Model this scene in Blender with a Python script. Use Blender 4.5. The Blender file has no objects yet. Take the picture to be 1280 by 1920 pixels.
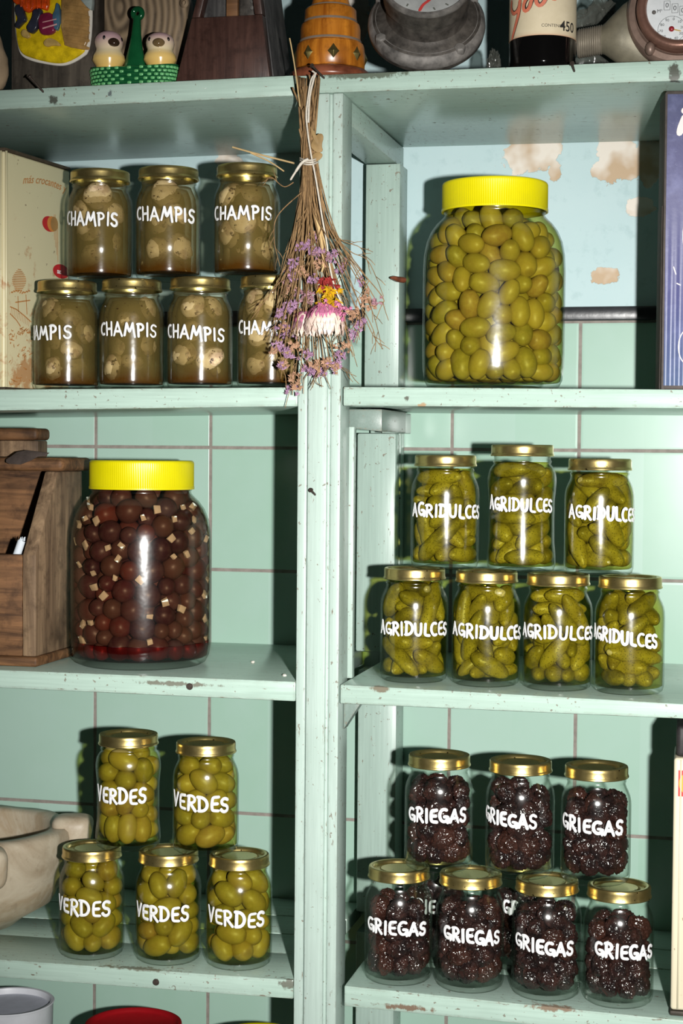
import bpy, bmesh, math, random
import numpy as np
from mathutils import Vector, Matrix, noise

scene = bpy.context.scene
COL = scene.collection
PI = math.pi

# ------------------------------------------------------------------ camera
EYE = 1.40            # camera height above the (unseen) floor
DIST = 1.84           # camera distance from the front edge of the shelves (plane y = 0)
WALL = 0.3477         # y of the tiled wall
F_PX, YAW, PITCH, ROLL = 3200.3, 0.232767, 0.0360857, 0.00798458
_fw = np.array([-math.sin(YAW)*math.cos(PITCH), math.cos(YAW)*math.cos(PITCH), -math.sin(PITCH)])
_rt = np.array([math.cos(YAW), math.sin(YAW), 0.0])
_up = np.cross(_rt, _fw)
_rx = math.cos(ROLL)*_rt + math.sin(ROLL)*_up
_uy = -math.sin(ROLL)*_rt + math.cos(ROLL)*_up
cam_data = bpy.data.cameras.new('camera')
cam = bpy.data.objects.new('camera', cam_data)
COL.objects.link(cam)
cam_data.sensor_fit = 'VERTICAL'
cam_data.sensor_height = 36.0
cam_data.sensor_width = 24.0
cam_data.lens = F_PX/1920.0*36.0
cam_data.clip_start = 0.05
M = Matrix(((_rx[0], _uy[0], -_fw[0]), (_rx[1], _uy[1], -_fw[1]), (_rx[2], _uy[2], -_fw[2]))).to_4x4()
M.translation = Vector((0, -DIST, EYE))
cam.matrix_world = M
scene.camera = cam

def at(px, py, y):
    """point of the place at depth y seen at photo pixel (px, py)"""
    r = _fw + (px-640)/F_PX*_rx - (py-960)/F_PX*_uy
    t = (y+DIST)/r[1]
    return Vector((r[0]*t, y, EYE + r[2]*t))

def on_level(px, py, z):
    r = _fw + (px-640)/F_PX*_rx - (py-960)/F_PX*_uy
    t = (z-EYE)/r[2]
    return Vector((r[0]*t, r[1]*t - DIST, z))

# ------------------------------------------------------------------ light
world = bpy.data.worlds.new('world'); scene.world = world
world.use_nodes = True
world.node_tree.nodes['Background'].inputs[0].default_value = (0.75, 0.9, 0.85, 1)
world.node_tree.nodes['Background'].inputs[1].default_value = 0.010
fl = bpy.data.lights.new('camera_flash', 'SPOT')      # the flash head: a cone that fades towards its rim
fl.shadow_soft_size = 0.017; fl.spot_size = math.radians(55); fl.spot_blend = 1.0
fl.energy = 278.0
fl.color = (1.0, 0.985, 0.95)
flash = bpy.data.objects.new('camera_flash', fl); COL.objects.link(flash)
flash.location = (0.18, -1.84, EYE-0.015)
flash.rotation_euler = (at(880, 1130, 0)-flash.location).to_track_quat('-Z', 'Y').to_euler()
vs = scene.view_settings
vs.view_transform = 'Standard'; vs.look = 'None'; vs.gamma = 1.0; vs.exposure = 0.0
vs.use_curve_mapping = False
scene.cycles.transparent_max_bounces = 40
scene.cycles.max_bounces = 10
scene.cycles.diffuse_bounces = 2
scene.cycles.glossy_bounces = 4
scene.cycles.use_denoising = True
scene.cycles.caustics_reflective = False
scene.cycles.caustics_refractive = False

# ------------------------------------------------------------------ mesh helpers
class MB:
    def __init__(s): s.v = []; s.f = []; s.m = []
    def add(s, vs_, fs, mi=0):
        b = len(s.v)
        s.v += [tuple(v) for v in vs_]
        s.f += [tuple(i+b for i in f) for f in fs]
        s.m += [mi]*len(fs)
        return s
    def box(s, a, b, mi=0):
        x0, y0, z0 = a; x1, y1, z1 = b
        return s.add([(x0,y0,z0),(x1,y0,z0),(x1,y1,z0),(x0,y1,z0),(x0,y0,z1),(x1,y0,z1),(x1,y1,z1),(x0,y1,z1)],
            [(0,3,2,1),(4,5,6,7),(0,1,5,4),(1,2,6,5),(2,3,7,6),(3,0,4,7)], mi)
    def hexa(s, p, mi=0):    # 8 corners, same order as box
        return s.add(p, [(0,3,2,1),(4,5,6,7),(0,1,5,4),(1,2,6,5),(2,3,7,6),(3,0,4,7)], mi)
    def prism(s, poly, f0, f1, mi=0):   # poly: 2D points, f0/f1 map (a,b) to 3D
        n = len(poly)
        return s.add([f0(*p) for p in poly]+[f1(*p) for p in poly],
            [tuple(range(n-1,-1,-1)), tuple(range(n,2*n))]+[(i,(i+1)%n,n+(i+1)%n,n+i) for i in range(n)], mi)
    def tube(s, path, rad, seg=8, caps=True, mi=0, flat=1.0):
        path = [Vector(p) for p in path]; n = len(path)
        if not hasattr(rad, '__len__'): rad = [rad]*n
        t0 = (path[1]-path[0]).normalized()
        a = Vector((0,0,1)) if abs(t0.z) < .9 else Vector((1,0,0))
        u = t0.cross(a).normalized()
        vs_ = []
        for i in range(n):
            t = (path[min(i+1,n-1)]-path[max(i-1,0)])
            t = t.normalized() if t.length > 1e-9 else t0
            u = (u-t*u.dot(t))
            u = u.normalized() if u.length > 1e-9 else t.orthogonal().normalized()
            w = t.cross(u)
            for k in range(seg):
                an = 2*PI*k/seg
                vs_.append(path[i]+(u*math.cos(an)+w*math.sin(an)*flat)*rad[i])
        fs = [(i*seg+k, i*seg+(k+1)%seg, (i+1)*seg+(k+1)%seg, (i+1)*seg+k) for i in range(n-1) for k in range(seg)]
        if caps:
            fs.append(tuple(range(seg-1,-1,-1))); fs.append(tuple((n-1)*seg+k for k in range(seg)))
        return s.add(vs_, fs, mi)
    def lathe(s, prof, seg=48, mi=0, mod=None, closed=False, T=None):
        n = len(prof); vs_ = []
        for r, z in prof:
            for k in range(seg):
                an = 2*PI*k/seg
                rr = r if mod is None else mod(r, z, an)
                vs_.append((rr*math.cos(an), rr*math.sin(an), z))
        fs = []
        rng = n if closed else n-1
        for i in range(rng):
            j = (i+1) % n
            for k in range(seg):
                k2 = (k+1) % seg
                fs.append((i*seg+k, i*seg+k2, j*seg+k2, j*seg+k))
        if not closed:
            if prof[0][0] > 1e-6: fs.append(tuple(range(seg-1,-1,-1)))
            if prof[-1][0] > 1e-6: fs.append(tuple((n-1)*seg+k for k in range(seg)))
        if T is not None: vs_ = [T @ Vector(v) for v in vs_]
        return s.add(vs_, fs, mi)
    def ball(s, c, r, seg=16, rings=10, mi=0, fn=None, T=None):
        c = Vector(c)
        if not hasattr(r, '__len__'): r = (r, r, r)
        vs_ = []
        for i in range(rings+1):
            th = PI*i/rings
            for k in range(seg):
                ph = 2*PI*k/seg
                d = Vector((math.sin(th)*math.cos(ph), math.sin(th)*math.sin(ph), -math.cos(th)))
                if fn: d = fn(d)
                p = Vector((d.x*r[0], d.y*r[1], d.z*r[2]))
                if T is not None: p = T @ p
                vs_.append(p+c)
        fs = [(i*seg+k, i*seg+(k+1)%seg, (i+1)*seg+(k+1)%seg, (i+1)*seg+k) for i in range(rings) for k in range(seg)]
        return s.add(vs_, fs, mi)
    def mesh(s, name, mats, sharp=35, bevel=0.0, weld=True, bseg=2):
        me = bpy.data.meshes.new(name)
        me.from_pydata(s.v, [], s.f)
        for m_ in (mats if isinstance(mats, (list, tuple)) else [mats]): me.materials.append(m_)
        me.polygons.foreach_set('material_index', s.m)
        bm = bmesh.new(); bm.from_mesh(me)
        if weld:
            bmesh.ops.remove_doubles(bm, verts=bm.verts, dist=1e-6)
            bmesh.ops.dissolve_degenerate(bm, edges=bm.edges, dist=1e-7)
        bmesh.ops.recalc_face_normals(bm, faces=bm.faces)
        if bevel > 0:
            es = [e for e in bm.edges if len(e.link_faces) == 2 and e.calc_face_angle(0) > math.radians(30)]
            bmesh.ops.bevel(bm, geom=es, offset=bevel, segments=bseg, affect='EDGES', profile=0.5, clamp_overlap=True)
        bm.to_mesh(me); bm.free()
        me.polygons.foreach_set('use_smooth', [True]*len(me.polygons))
        me.set_sharp_from_angle(angle=math.radians(sharp))
        me.update()
        return me
    def build(s, name, mats, parent=None, **kw):
        return link(name, s.mesh(name, mats, **kw), parent)

def link(name, me, parent=None):
    o = bpy.data.objects.new(name, me); COL.objects.link(o)
    if parent is not None: o.parent = parent
    return o

def tag(o, label=None, cat=None, group=None, kind=None):
    if label: o['label'] = label
    if cat: o['category'] = cat
    if group: o['group'] = group
    if kind: o['kind'] = kind
    return o

def thing(name, label, cat, loc=(0,0,0), rotz=0.0, group=None):
    o = bpy.data.objects.new(name, None); COL.objects.link(o)
    o.empty_display_size = 0.01
    o.location = loc; o.rotation_euler = (0, 0, rotz)
    return tag(o, label, cat, group)

def facing(p):      # rotation about z that turns local -y towards the camera
    return math.atan2(p[1]+DIST, p[0]) - PI/2

# ------------------------------------------------------------------ material helpers
class NT:
    def __init__(s, name):
        s.mat = bpy.data.materials.new(name); s.mat.use_nodes = True
        s.t = s.mat.node_tree; s.n = s.t.nodes; s.n.clear()
        s.out = s.n.new('ShaderNodeOutputMaterial')
    def node(s, typ, **kw):
        nd = s.n.new(typ)
        for k, v in kw.items():
            if k.startswith('i_'):
                key = k[2:]
                key = int(key) if key.isdigit() else key.replace('_', ' ')
                s.set(nd.inputs[key], v)
            else: setattr(nd, k, v)
        return nd
    def set(s, sock, v):
        if isinstance(v, bpy.types.NodeSocket): s.t.links.new(v, sock)
        elif isinstance(v, bpy.types.Node): s.t.links.new(v.outputs[0], sock)
        else:
            if sock.type == 'RGBA' and len(v) == 3: v = (*v, 1)
            sock.default_value = v
    def math(s, op, a, b=0.0, c=0.0, clamp=False):
        nd = s.node('ShaderNodeMath', operation=op); nd.use_clamp = clamp
        s.set(nd.inputs[0], a); s.set(nd.inputs[1], b); s.set(nd.inputs[2], c)
        return nd.outputs[0]
    def coord(s, which='Object'): return s.node('ShaderNodeTexCoord').outputs[which]
    def mapped(s, scale=(1,1,1), loc=(0,0,0), rot=(0,0,0), which='Object'):
        return s.node('ShaderNodeMapping', i_Vector=s.coord(which), i_Scale=scale, i_Location=loc, i_Rotation=rot).outputs[0]
    def noise(s, vec, scale=5, detail=3, rough=.5, dist=0.0, out=0):
        return s.node('ShaderNodeTexNoise', i_Vector=vec, i_Scale=scale, i_Detail=detail, i_Roughness=rough, i_Distortion=dist).outputs[out]
    def vor(s, vec, scale=5, feature='F1', out='Distance', rand=1.0):
        return s.node('ShaderNodeTexVoronoi', feature=feature, i_Vector=vec, i_Scale=scale, i_Randomness=rand).outputs[out]
    def ramp(s, fac, stops, interp='LINEAR'):
        nd = s.node('ShaderNodeValToRGB'); s.set(nd.inputs[0], fac)
        cr = nd.color_ramp; cr.interpolation = interp
        while len(cr.elements) < len(stops): cr.elements.new(0.5)
        for e, (p, c) in zip(cr.elements, stops):
            e.position = p
            e.color = (c, c, c, 1) if not hasattr(c, '__len__') else (*c[:3], 1)
        return nd.outputs[0]
    def mix(s, fac, a, b, blend='MIX'):
        nd = s.node('ShaderNodeMix', data_type='RGBA', blend_type=blend)
        s.set(nd.inputs[0], fac); s.set(nd.inputs[6], a); s.set(nd.inputs[7], b)
        return nd.outputs[2]
    def rnd(s): return s.node('ShaderNodeObjectInfo').outputs['Random']
    def xyz(s, vec):
        nd = s.node('ShaderNodeSeparateXYZ', i_0=vec); return nd.outputs
    def bump(s, h, strength=.3, dist=.001):
        return s.node('ShaderNodeBump', i_Height=h, i_Strength=strength, i_Distance=dist).outputs[0]
    def pbr(s, color, rough=.5, metal=0.0, spec=.5, normal=None, coat=0.0, coat_rough=.1, sss=0.0, sss_r=(.01,.006,.003), trans=0.0):
        p = s.node('ShaderNodeBsdfPrincipled')
        s.set(p.inputs['Base Color'], color); s.set(p.inputs['Roughness'], rough)
        s.set(p.inputs['Metallic'], metal); s.set(p.inputs['Specular IOR Level'], spec)
        s.set(p.inputs['Coat Weight'], coat); s.set(p.inputs['Coat Roughness'], coat_rough)
        if sss:
            p.inputs['Subsurface Weight'].default_value = sss
            p.inputs['Subsurface Radius'].default_value = sss_r
            p.inputs['Subsurface Scale'].default_value = 1.0
        if normal is not None: s.set(p.inputs['Normal'], normal)
        return p.outputs[0]
    def done(s, shader):
        s.t.links.new(shader, s.out.inputs[0]); return s.mat

def hexc(r, g, b):      # sRGB 0..255 -> linear
    f = lambda c: (c/255/12.92) if c/255 <= .04045 else ((c/255+.055)/1.055)**2.4
    return (f(r), f(g), f(b))

def plain(name, rgb, rough=.5, metal=0.0, spec=.5, var=.12, scale=60, bump=0.0, coat=0.0):
    m = NT(name)
    v = m.coord()
    n = m.noise(v, scale, 4, .6)
    c = m.mix(m.ramp(n, [(.3, 0), (.7, 1)]), tuple(x*(1-var) for x in rgb), tuple(min(1, x*(1+var)) for x in rgb))
    nm = m.bump(n, bump, .001) if bump else None
    return m.done(m.pbr(c, rough, metal, spec, nm, coat))

# ------------------------------------------------------------------ paint, tile, plaster, wood
def paint(name, rgb, axis='x', wear=1.0, rough=.32, stains=()):
    """old mint gloss paint: brush streaks, grime, chips along the worn edges"""
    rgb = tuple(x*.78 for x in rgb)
    m = NT(name)
    co = m.coord()
    sc = {'x': (2, 60, 60), 'z': (60, 60, 2), 'y': (60, 2, 60)}[axis]
    streak = m.noise(m.mapped(sc), 6, 4, .6)
    blot = m.noise(co, 9, 3, .55)
    c = m.mix(m.ramp(streak, [(.3, 0), (.7, 1)]), tuple(x*.9 for x in rgb), tuple(min(1, x*1.06) for x in rgb))
    c = m.mix(m.math('MULTIPLY', m.ramp(blot, [(.5, 0), (.75, 1)]), .35), c, (rgb[0]*.72, rgb[1]*.78, rgb[2]*.74))
    # edges
    bev = m.node('ShaderNodeBevel', samples=4, i_Radius=.0045)
    geo = m.node('ShaderNodeNewGeometry')
    dp = m.node('ShaderNodeVectorMath', operation='DOT_PRODUCT', i_0=bev.outputs[0], i_1=geo.outputs['True Normal']).outputs['Value']
    edge = m.math('MULTIPLY', m.math('SUBTRACT', 1.0, dp), 4.0, clamp=True)
    chipn = m.noise(m.mapped({'x': (14, 60, 60), 'z': (60, 60, 14), 'y': (60, 14, 60)}[axis]), 5, 5, .7)
    chip = m.math('GREATER_THAN', m.math('ADD', chipn, m.math('MULTIPLY', edge, .15*wear)), .660)
    spots = m.math('GREATER_THAN', m.noise(co, 190, 2, .5), .70-.02*wear)
    rare = m.math('GREATER_THAN', m.noise(co, 14, 2, .5), .5)
    spots = m.math('MULTIPLY', spots, rare)
    dirt = m.noise(co, 45, 4, .7)
    wood = m.mix(dirt, hexc(70, 58, 50), hexc(150, 140, 120))
    chipm = m.math('MAXIMUM', chip, m.math('MULTIPLY', spots, .8))
    grime = m.math('MULTIPLY', m.math('MULTIPLY', edge, m.ramp(dirt, [(.38, 0), (.62, 1)])), .6*wear)
    c = m.mix(grime, c, hexc(95, 100, 85))
    c = m.mix(chipm, c, wood)
    if stains:      # knots, burns and bare patches, each at its own spot
        o = m.xyz(m.node('ShaderNodeNewGeometry').outputs['Position']); wob = m.noise(m.node('ShaderNodeNewGeometry').outputs['Position'], 130, 4, .65)
        for (px, py, rx, rz, col) in stains:
            p = at(px, py, 0)
            dx = m.math('DIVIDE', m.math('SUBTRACT', o[0], p.x), rx); dz = m.math('DIVIDE', m.math('SUBTRACT', o[2], p.z), rz); dy = m.math('DIVIDE', o[1], .012)
            q = m.math('SQRT', m.math('ADD', m.math('ADD', m.math('MULTIPLY', dx, dx), m.math('MULTIPLY', dz, dz)), m.math('MULTIPLY', dy, dy)))
            q = m.math('ADD', q, m.math('MULTIPLY', m.math('SUBTRACT', wob, .5), 3.0))
            c = m.mix(m.math('MULTIPLY', m.ramp(q, [(.6, 1), (1.0, 0)]), .85), c, col)
    h = m.math('SUBTRACT', m.math('MULTIPLY', streak, .5), m.math('MULTIPLY', chipm, .8))
    r = m.math('ADD', rough, m.math('MULTIPLY', chipm, .4))
    return m.done(m.pbr(c, r, 0, .5, m.bump(h, .25, .0008)))

P_BOARD = paint('mint_board_paint', hexc(199, 226, 212), 'x', 1.15, .25, [(100, 187, .006, .007, hexc(58, 50, 40)), (1264, 138, .008, .012, hexc(60, 50, 40)), (207, 175, .003, .004, hexc(90, 96, 100)), (760, 1889, .030, .0035, hexc(120, 84, 62)), (712, 1290, .012, .0045, hexc(120, 104, 84)), (790, 760, .007, .003, hexc(176, 142, 104)), (762, 746, .004, .003, hexc(84, 76, 66)), (1030, 1890, .025, .004, hexc(130, 100, 78)), (1190, 1290, .03, .003, hexc(120, 110, 96)), (330, 1282, .05, .003, hexc(110, 104, 90)), (250, 1815, .05, .003, hexc(110, 108, 92)), (540, 1845, .012, .006, hexc(96, 92, 80)), (470, 135, .05, .005, hexc(104, 112, 96)), (690, 140, .05, .005, hexc(90, 96, 80))])
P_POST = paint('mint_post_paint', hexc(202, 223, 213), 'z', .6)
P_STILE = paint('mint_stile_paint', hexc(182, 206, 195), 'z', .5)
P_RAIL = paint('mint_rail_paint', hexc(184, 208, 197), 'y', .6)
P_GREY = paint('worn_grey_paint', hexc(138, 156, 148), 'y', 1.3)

def tile_material():
    m = NT('mint_glazed_tiles')
    o = m.xyz(m.coord())
    pit = .1637
    u = m.math('DIVIDE', o[0], pit); w = m.math('DIVIDE', o[2], pit)
    wob = m.noise(m.coord(), 25, 2)
    def g(a, half):
        fr = m.math('FRACT', m.math('ADD', a, .5))
        d = m.math('ABSOLUTE', m.math('SUBTRACT', fr, .5))
        d = m.math('ADD', d, m.math('MULTIPLY', m.math('SUBTRACT', wob, .5), .006))
        return d
    d = m.math('MINIMUM', g(u, 0), g(w, 0))
    grout = m.ramp(d, [(.0115, 1), (.0155, 0)])
    edge = m.ramp(d, [(.0155, 1), (.03, 0)])
    cell = m.node('ShaderNodeCombineXYZ', i_0=m.math('ROUND', m.math('ADD', u, .0)), i_1=m.math('FLOOR', w), i_2=m.math('FLOOR', u))
    wn = m.node('ShaderNodeTexWhiteNoise', noise_dimensions='3D', i_Vector=cell).outputs[0]
    base = m.mix(wn, hexc(155, 187, 170), hexc(164, 192, 179))
    mott = m.noise(m.coord(), 14, 3, .6)
    base = m.mix(m.math('MULTIPLY', m.ramp(mott, [(.4, 0), (.75, 1)]), .3), base, hexc(171, 196, 188))
    gc = m.mix(m.noise(m.coord(), 60, 4, .7), hexc(86, 77, 72), hexc(170, 161, 152))
    c = m.mix(grout, base, gc)
    r = m.math('ADD', .22, m.math('MULTIPLY', grout, .6))
    h = m.math('SUBTRACT', m.math('MULTIPLY', m.noise(m.coord(), 6, 2), .5), m.math('ADD', m.math('MULTIPLY', grout, .6), m.math('MULTIPLY', edge, .15)))
    return m.done(m.pbr(c, r, 0, .5, m.bump(h, .35, .002)))

def plaster_material():
    m = NT('peeling_blue_plaster')
    co = m.coord()
    o = m.xyz(co)
    n1 = m.noise(co, 5, 4, .6); n2 = m.noise(co, 38, 5, .65); n3 = m.noise(co, 16, 3, .55)
    base = m.mix(n1, hexc(170, 198, 201), hexc(194, 213, 215))
    base = m.mix(m.math('MULTIPLY', m.ramp(n2, [(.55, 0), (.68, 1)]), .3), base, hexc(140, 170, 172))
    # the peeled patches, each where the old paint has come away
    peel = None
    for (px, py, rx, rz) in [(985, 291, .034, .022), (1022, 276, .02, .03), (1040, 318, .009, .016), (1155, 285, .024, .04), (1175, 312, .02, .02), (1132, 517, .018, .012), (1195, 385, .02, .012), (1220, 300, .02, .03), (430, 310, .02, .02), (640, 60, .012, .1), (652, 40, .03, .05), (1125, 320, .01, .014)]:
        p = at(px, py, WALL)-PL0
        dx = m.math('DIVIDE', m.math('SUBTRACT', o[0], p.x), rx)
        dz = m.math('DIVIDE', m.math('SUBTRACT', o[2], p.z), rz)
        q = m.math('SQRT', m.math('ADD', m.math('MULTIPLY', dx, dx), m.math('MULTIPLY', dz, dz)))
        q = m.math('ADD', q, m.math('MULTIPLY', m.math('SUBTRACT', n2, .5), 2.2))
        peel = q if peel is None else m.math('MINIMUM', peel, q)
    pm = m.ramp(peel, [(.92, 1), (.98, 0)])
    raw = m.mix(m.ramp(n3, [(.46, 0), (.62, 1)]), hexc(222, 214, 203), hexc(188, 163, 134))
    c = m.mix(pm, base, raw)
    h = m.math('SUBTRACT', m.math('MULTIPLY', n2, .4), m.math('MULTIPLY', pm, .8))
    return m.done(m.pbr(c, .55, 0, .3, m.bump(h, .5, .0015)))

def wood(name, dark, light, axis='x', scale=1.0, rough=.55, gloss=0.3, rings=False, bump=.35):
    m = NT(name)
    st = {'x': (3, 40, 40), 'z': (40, 40, 3), 'y': (40, 3, 40)}[axis]
    v = m.mapped(tuple(q*scale for q in st))
    g = m.noise(v, 2.5, 6, .65, .6)
    b = m.noise(m.coord(), 18*scale, 3, .6)
    c = m.mix(m.ramp(g, [(.3, 0), (.68, 1)]), dark, light)
    c = m.mix(m.math('MULTIPLY', m.ramp(b, [(.52, 0), (.72, 1)]), .6), c, tuple(x*.35 for x in dark))
    f_ = m.noise(m.coord(), 70*scale, 4, .65)
    c = m.mix(m.math('MULTIPLY', m.ramp(f_, [(.5, 0), (.66, 1)]), .45), c, tuple(x*.5 for x in dark))
    h = g
    if rings:
        w = m.node('ShaderNodeTexWave', wave_type='RINGS', rings_direction='Y', i_Vector=m.mapped((1,1,.55), (.02,0,-.06)), i_Scale=60*scale, i_Distortion=9, i_Detail=2, i_Detail_Scale=.5).outputs[1]
        c = m.mix(m.math('MULTIPLY', w, .8), c, tuple(min(1, x*1.7) for x in light))
        h = w
    return m.done(m.pbr(c, rough, 0, gloss, m.bump(h, bump, .001)))
# ------------------------------------------------------------------ setting: wall behind the shelves
x_l, x_r = -1.45, 0.55
trim_t, trim_b = at(960, 577, WALL).z, at(960, 603, WALL).z
tile_x0, tile_z0 = at(395, 800, WALL).x, at(700, 841.5, WALL).z
mb = MB(); mb.box((x_l-tile_x0, 0, 0.35-tile_z0), (x_r-tile_x0, .05, trim_b-tile_z0))
w_ = mb.build('wall_back', tile_material()); w_.location = (tile_x0, WALL, tile_z0); tag(w_, kind='structure')
PL0 = Vector((-.3, WALL+.003, trim_t))
mb = MB(); mb.box((x_l-PL0.x, 0, trim_t-PL0.z-.016), (x_r-PL0.x, .047, EYE+.95-PL0.z))
w_ = mb.build('wall_back_upper', plaster_material()); w_.location = PL0; tag(w_, kind='structure')
mb = MB(); mb.box((x_l, WALL-.006, trim_b), (x_r, WALL+.002, trim_t))
tag(mb.build('trim_1', plain('black_trim', hexc(34, 36, 40), .3, var=.3, scale=90, bump=.2), bevel=.002), kind='structure')

# ------------------------------------------------------------------ the two shelving units
unit_l = thing('shelving_unit', 'mint-green painted wooden shelving unit on the left, with the cream tin and stone mortar', 'shelving unit', (-.66, 0, 0))
unit_r = thing('shelving_unit', 'mint-green painted wooden shelving unit on the right, with the wide grooved post', 'shelving unit', (-.24, 0, 0))

def two(p, q): return at(p[0], p[1], 0), at(q[0], q[1], 0)
SHELF = {}
def board(key, unit, top, bot, xe0, xe1, y1=WALL-.001, y0=0.0, planks=None, mat=P_BOARD):
    """board through two photo points of its top front edge and of its lower front edge"""
    a, b = two(*top); c, d = two(*bot)
    zt = lambda x: a.z+(b.z-a.z)*(x-a.x)/(b.x-a.x)
    zb = lambda x: c.z+(d.z-c.z)*(x-c.x)/(d.x-c.x)
    SHELF[key] = zt
    ox = unit.location.x
    cuts = planks or [(y0, y1)]
    for (ya, yb) in cuts:
        th = 0.0 if ya == y0 else 0.0015
        xm = (xe0+xe1)/2; zm = zt(xm); ym = (ya+yb)/2
        mbb = MB()
        mbb.hexa([(xe0-xm, ya-ym, zb(xe0)-zm+th), (xe1-xm, ya-ym, zb(xe1)-zm+th), (xe1-xm, yb-ym, zb(xe1)-zm+th), (xe0-xm, yb-ym, zb(xe0)-zm+th),
                  (xe0-xm, ya-ym, zt(xe0)-zm-th), (xe1-xm, ya-ym, zt(xe1)-zm-th), (xe1-xm, yb-ym, zt(xe1)-zm-th), (xe0-xm, yb-ym, zt(xe0)-zm-th)])
        o = mbb.build('shelf_board' if not planks else 'shelf_plank', mat, unit, bevel=.0016)
        o.location = (xm-ox, ym, zm)

XPL = at(557, 900, 0).x          # left face of the narrow left post
XPG = at(575.3, 900, 0).x        # gap between the two units
XPR = at(636.5, 900, 0).x        # right face of the right post
board('L1', unit_l, ((0,168.5),(545,141)), ((0,205.6),(545,180)), -1.15, at(552,160,0).x)
board('L2', unit_l, ((0,730),(542,726)), ((0,770),(558,762)), -1.15, XPL-.0004)
board('L3', unit_l, ((0,1256),(555,1278)), ((0,1289.8),(555,1315.5)), -1.15, XPL-.0004)
pl = [(0, .098), (.101, .182), (.185, .262), (.265, WALL-.001)]
board('L4', unit_l, ((0,1799),(555,1838)), ((0,1833),(555,1874)), -1.15, XPL-.0004, planks=pl)
board('R1', unit_r, ((696,136),(1280,111.6)), ((650,173),(1280,151.5)), at(556,160,0).x, .42)
board('R2', unit_r, ((645,725),(1280,730)), ((645,761),(1280,766)), at(643,740,0).x, .42)
board('R3', unit_r, ((640,1283.5),(1280,1319.6)), ((638,1319.5),(1280,1348)), at(637,1300,0).x, .42)
board('R4', unit_r, ((646,1848),(1223,1907.6)), ((646,1887),(976,1920)), at(645,1860,0).x, .42, planks=pl)
# a board below the frame carries the tubs whose lids show at the bottom left
zl5 = at(250, 1916, .13).z-.2353
mb = MB(); mb.box((-.49, -.17, -.011), (.49+XPL+.66-.49-.0004, .17, .011))
o = mb.build('shelf_board', P_BOARD, unit_l, bevel=.0016); o.location = (0, .173, zl5-.011)
SHELF['L5'] = lambda x: zl5

def vpost(unit, poly, z0, z1, name, mat, loc_y=0.0, bevel=.001):
    """upright of constant section; poly in world (x, y)"""
    cx = sum(p[0] for p in poly)/len(poly); zc = (z0+z1)/2
    mbb = MB().prism([(p[0]-cx, p[1]) for p in poly], lambda a, b: (a, b, z0-zc), lambda a, b: (a, b, z1-zc))
    o = mbb.build(name, mat, unit, bevel=bevel); o.location = (cx-unit.location.x, 0, zc)
    return o
z_bot = EYE-1.0
zR1b = at(636, 173.5, 0).z
POST_D = .046
vpost(unit_l, [(XPL, .0005), (XPG-.0006, .0005), (XPG-.0006, POST_D), (XPL, POST_D)], z_bot, at(552,181,0).z-.0005, 'post', P_POST)
xg0, xg1, xg2 = at(611,900,0).x, at(614.5,900,0).x, at(618,900,0).x
vpost(unit_r, [(XPG+.0006, 0), (xg0, 0), (xg0+.0006, .003), (xg1, .0042), (xg2, .0032), (xg2+.0006, .0012), (XPR, .0012), (XPR, POST_D), (XPG+.0006, POST_D)], z_bot, zR1b-.0005, 'post', P_POST, bevel=.0007)
# back stile of the right unit, one length per bay
ys = .298
sx0, sx1 = at(684.5, 500, ys).x, at(748.5, 500, ys).x
b1 = zR1b-.003
def sq(x0, x1, y0, y1): return [(x0, y0), (x1, y0), (x1, y1), (x0, y1)]
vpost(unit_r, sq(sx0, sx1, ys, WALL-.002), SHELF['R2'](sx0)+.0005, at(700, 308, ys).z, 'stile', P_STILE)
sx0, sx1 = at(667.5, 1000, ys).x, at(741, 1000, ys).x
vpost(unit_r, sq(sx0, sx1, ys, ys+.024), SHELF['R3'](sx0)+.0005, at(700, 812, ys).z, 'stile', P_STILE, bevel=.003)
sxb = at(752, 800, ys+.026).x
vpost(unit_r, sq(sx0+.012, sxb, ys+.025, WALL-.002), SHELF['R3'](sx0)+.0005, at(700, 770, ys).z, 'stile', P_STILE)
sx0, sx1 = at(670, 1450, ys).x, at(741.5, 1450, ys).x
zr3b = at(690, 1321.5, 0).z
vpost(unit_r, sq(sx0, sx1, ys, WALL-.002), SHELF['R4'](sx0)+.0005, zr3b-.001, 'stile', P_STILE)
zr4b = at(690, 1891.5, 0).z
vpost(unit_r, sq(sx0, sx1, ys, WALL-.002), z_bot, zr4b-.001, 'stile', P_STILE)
# slat beside the post in the pickle bay
vpost(unit_r, sq(at(648, 1000, .055).x, at(664, 1000, .055).x, .05, .062), SHELF['R3'](-.43)+.0005, at(655, 800, .05).z, 'slat', P_POST)
# top side rail from the post back to the stile
yr0, yr1 = POST_D+.0005, WALL-.002
rx1 = XPR-.0005; rx0 = rx1-.040
zt_ = at(652, 182, POST_D).z; zb_ = at(648, 217, POST_D).z
zs_ = at(700, 307.5, ys).z+.0004-EYE
mb = MB(); mb.hexa([(rx0-XPR, yr0, zs_), (rx1-XPR, yr0, zs_), (rx1-XPR, yr1, zs_), (rx0-XPR, yr1, zs_),
                    (rx0-XPR, yr0, zR1b-.001-EYE), (rx1-XPR, yr0, zR1b-.001-EYE), (rx1-XPR, yr1, zR1b-.001-EYE), (rx0-XPR, yr1, zR1b-.001-EYE)])
o = mb.build('side_rail', P_RAIL, unit_r, bevel=.001); o.location = (XPR-unit_r.location.x, 0, EYE)
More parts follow.
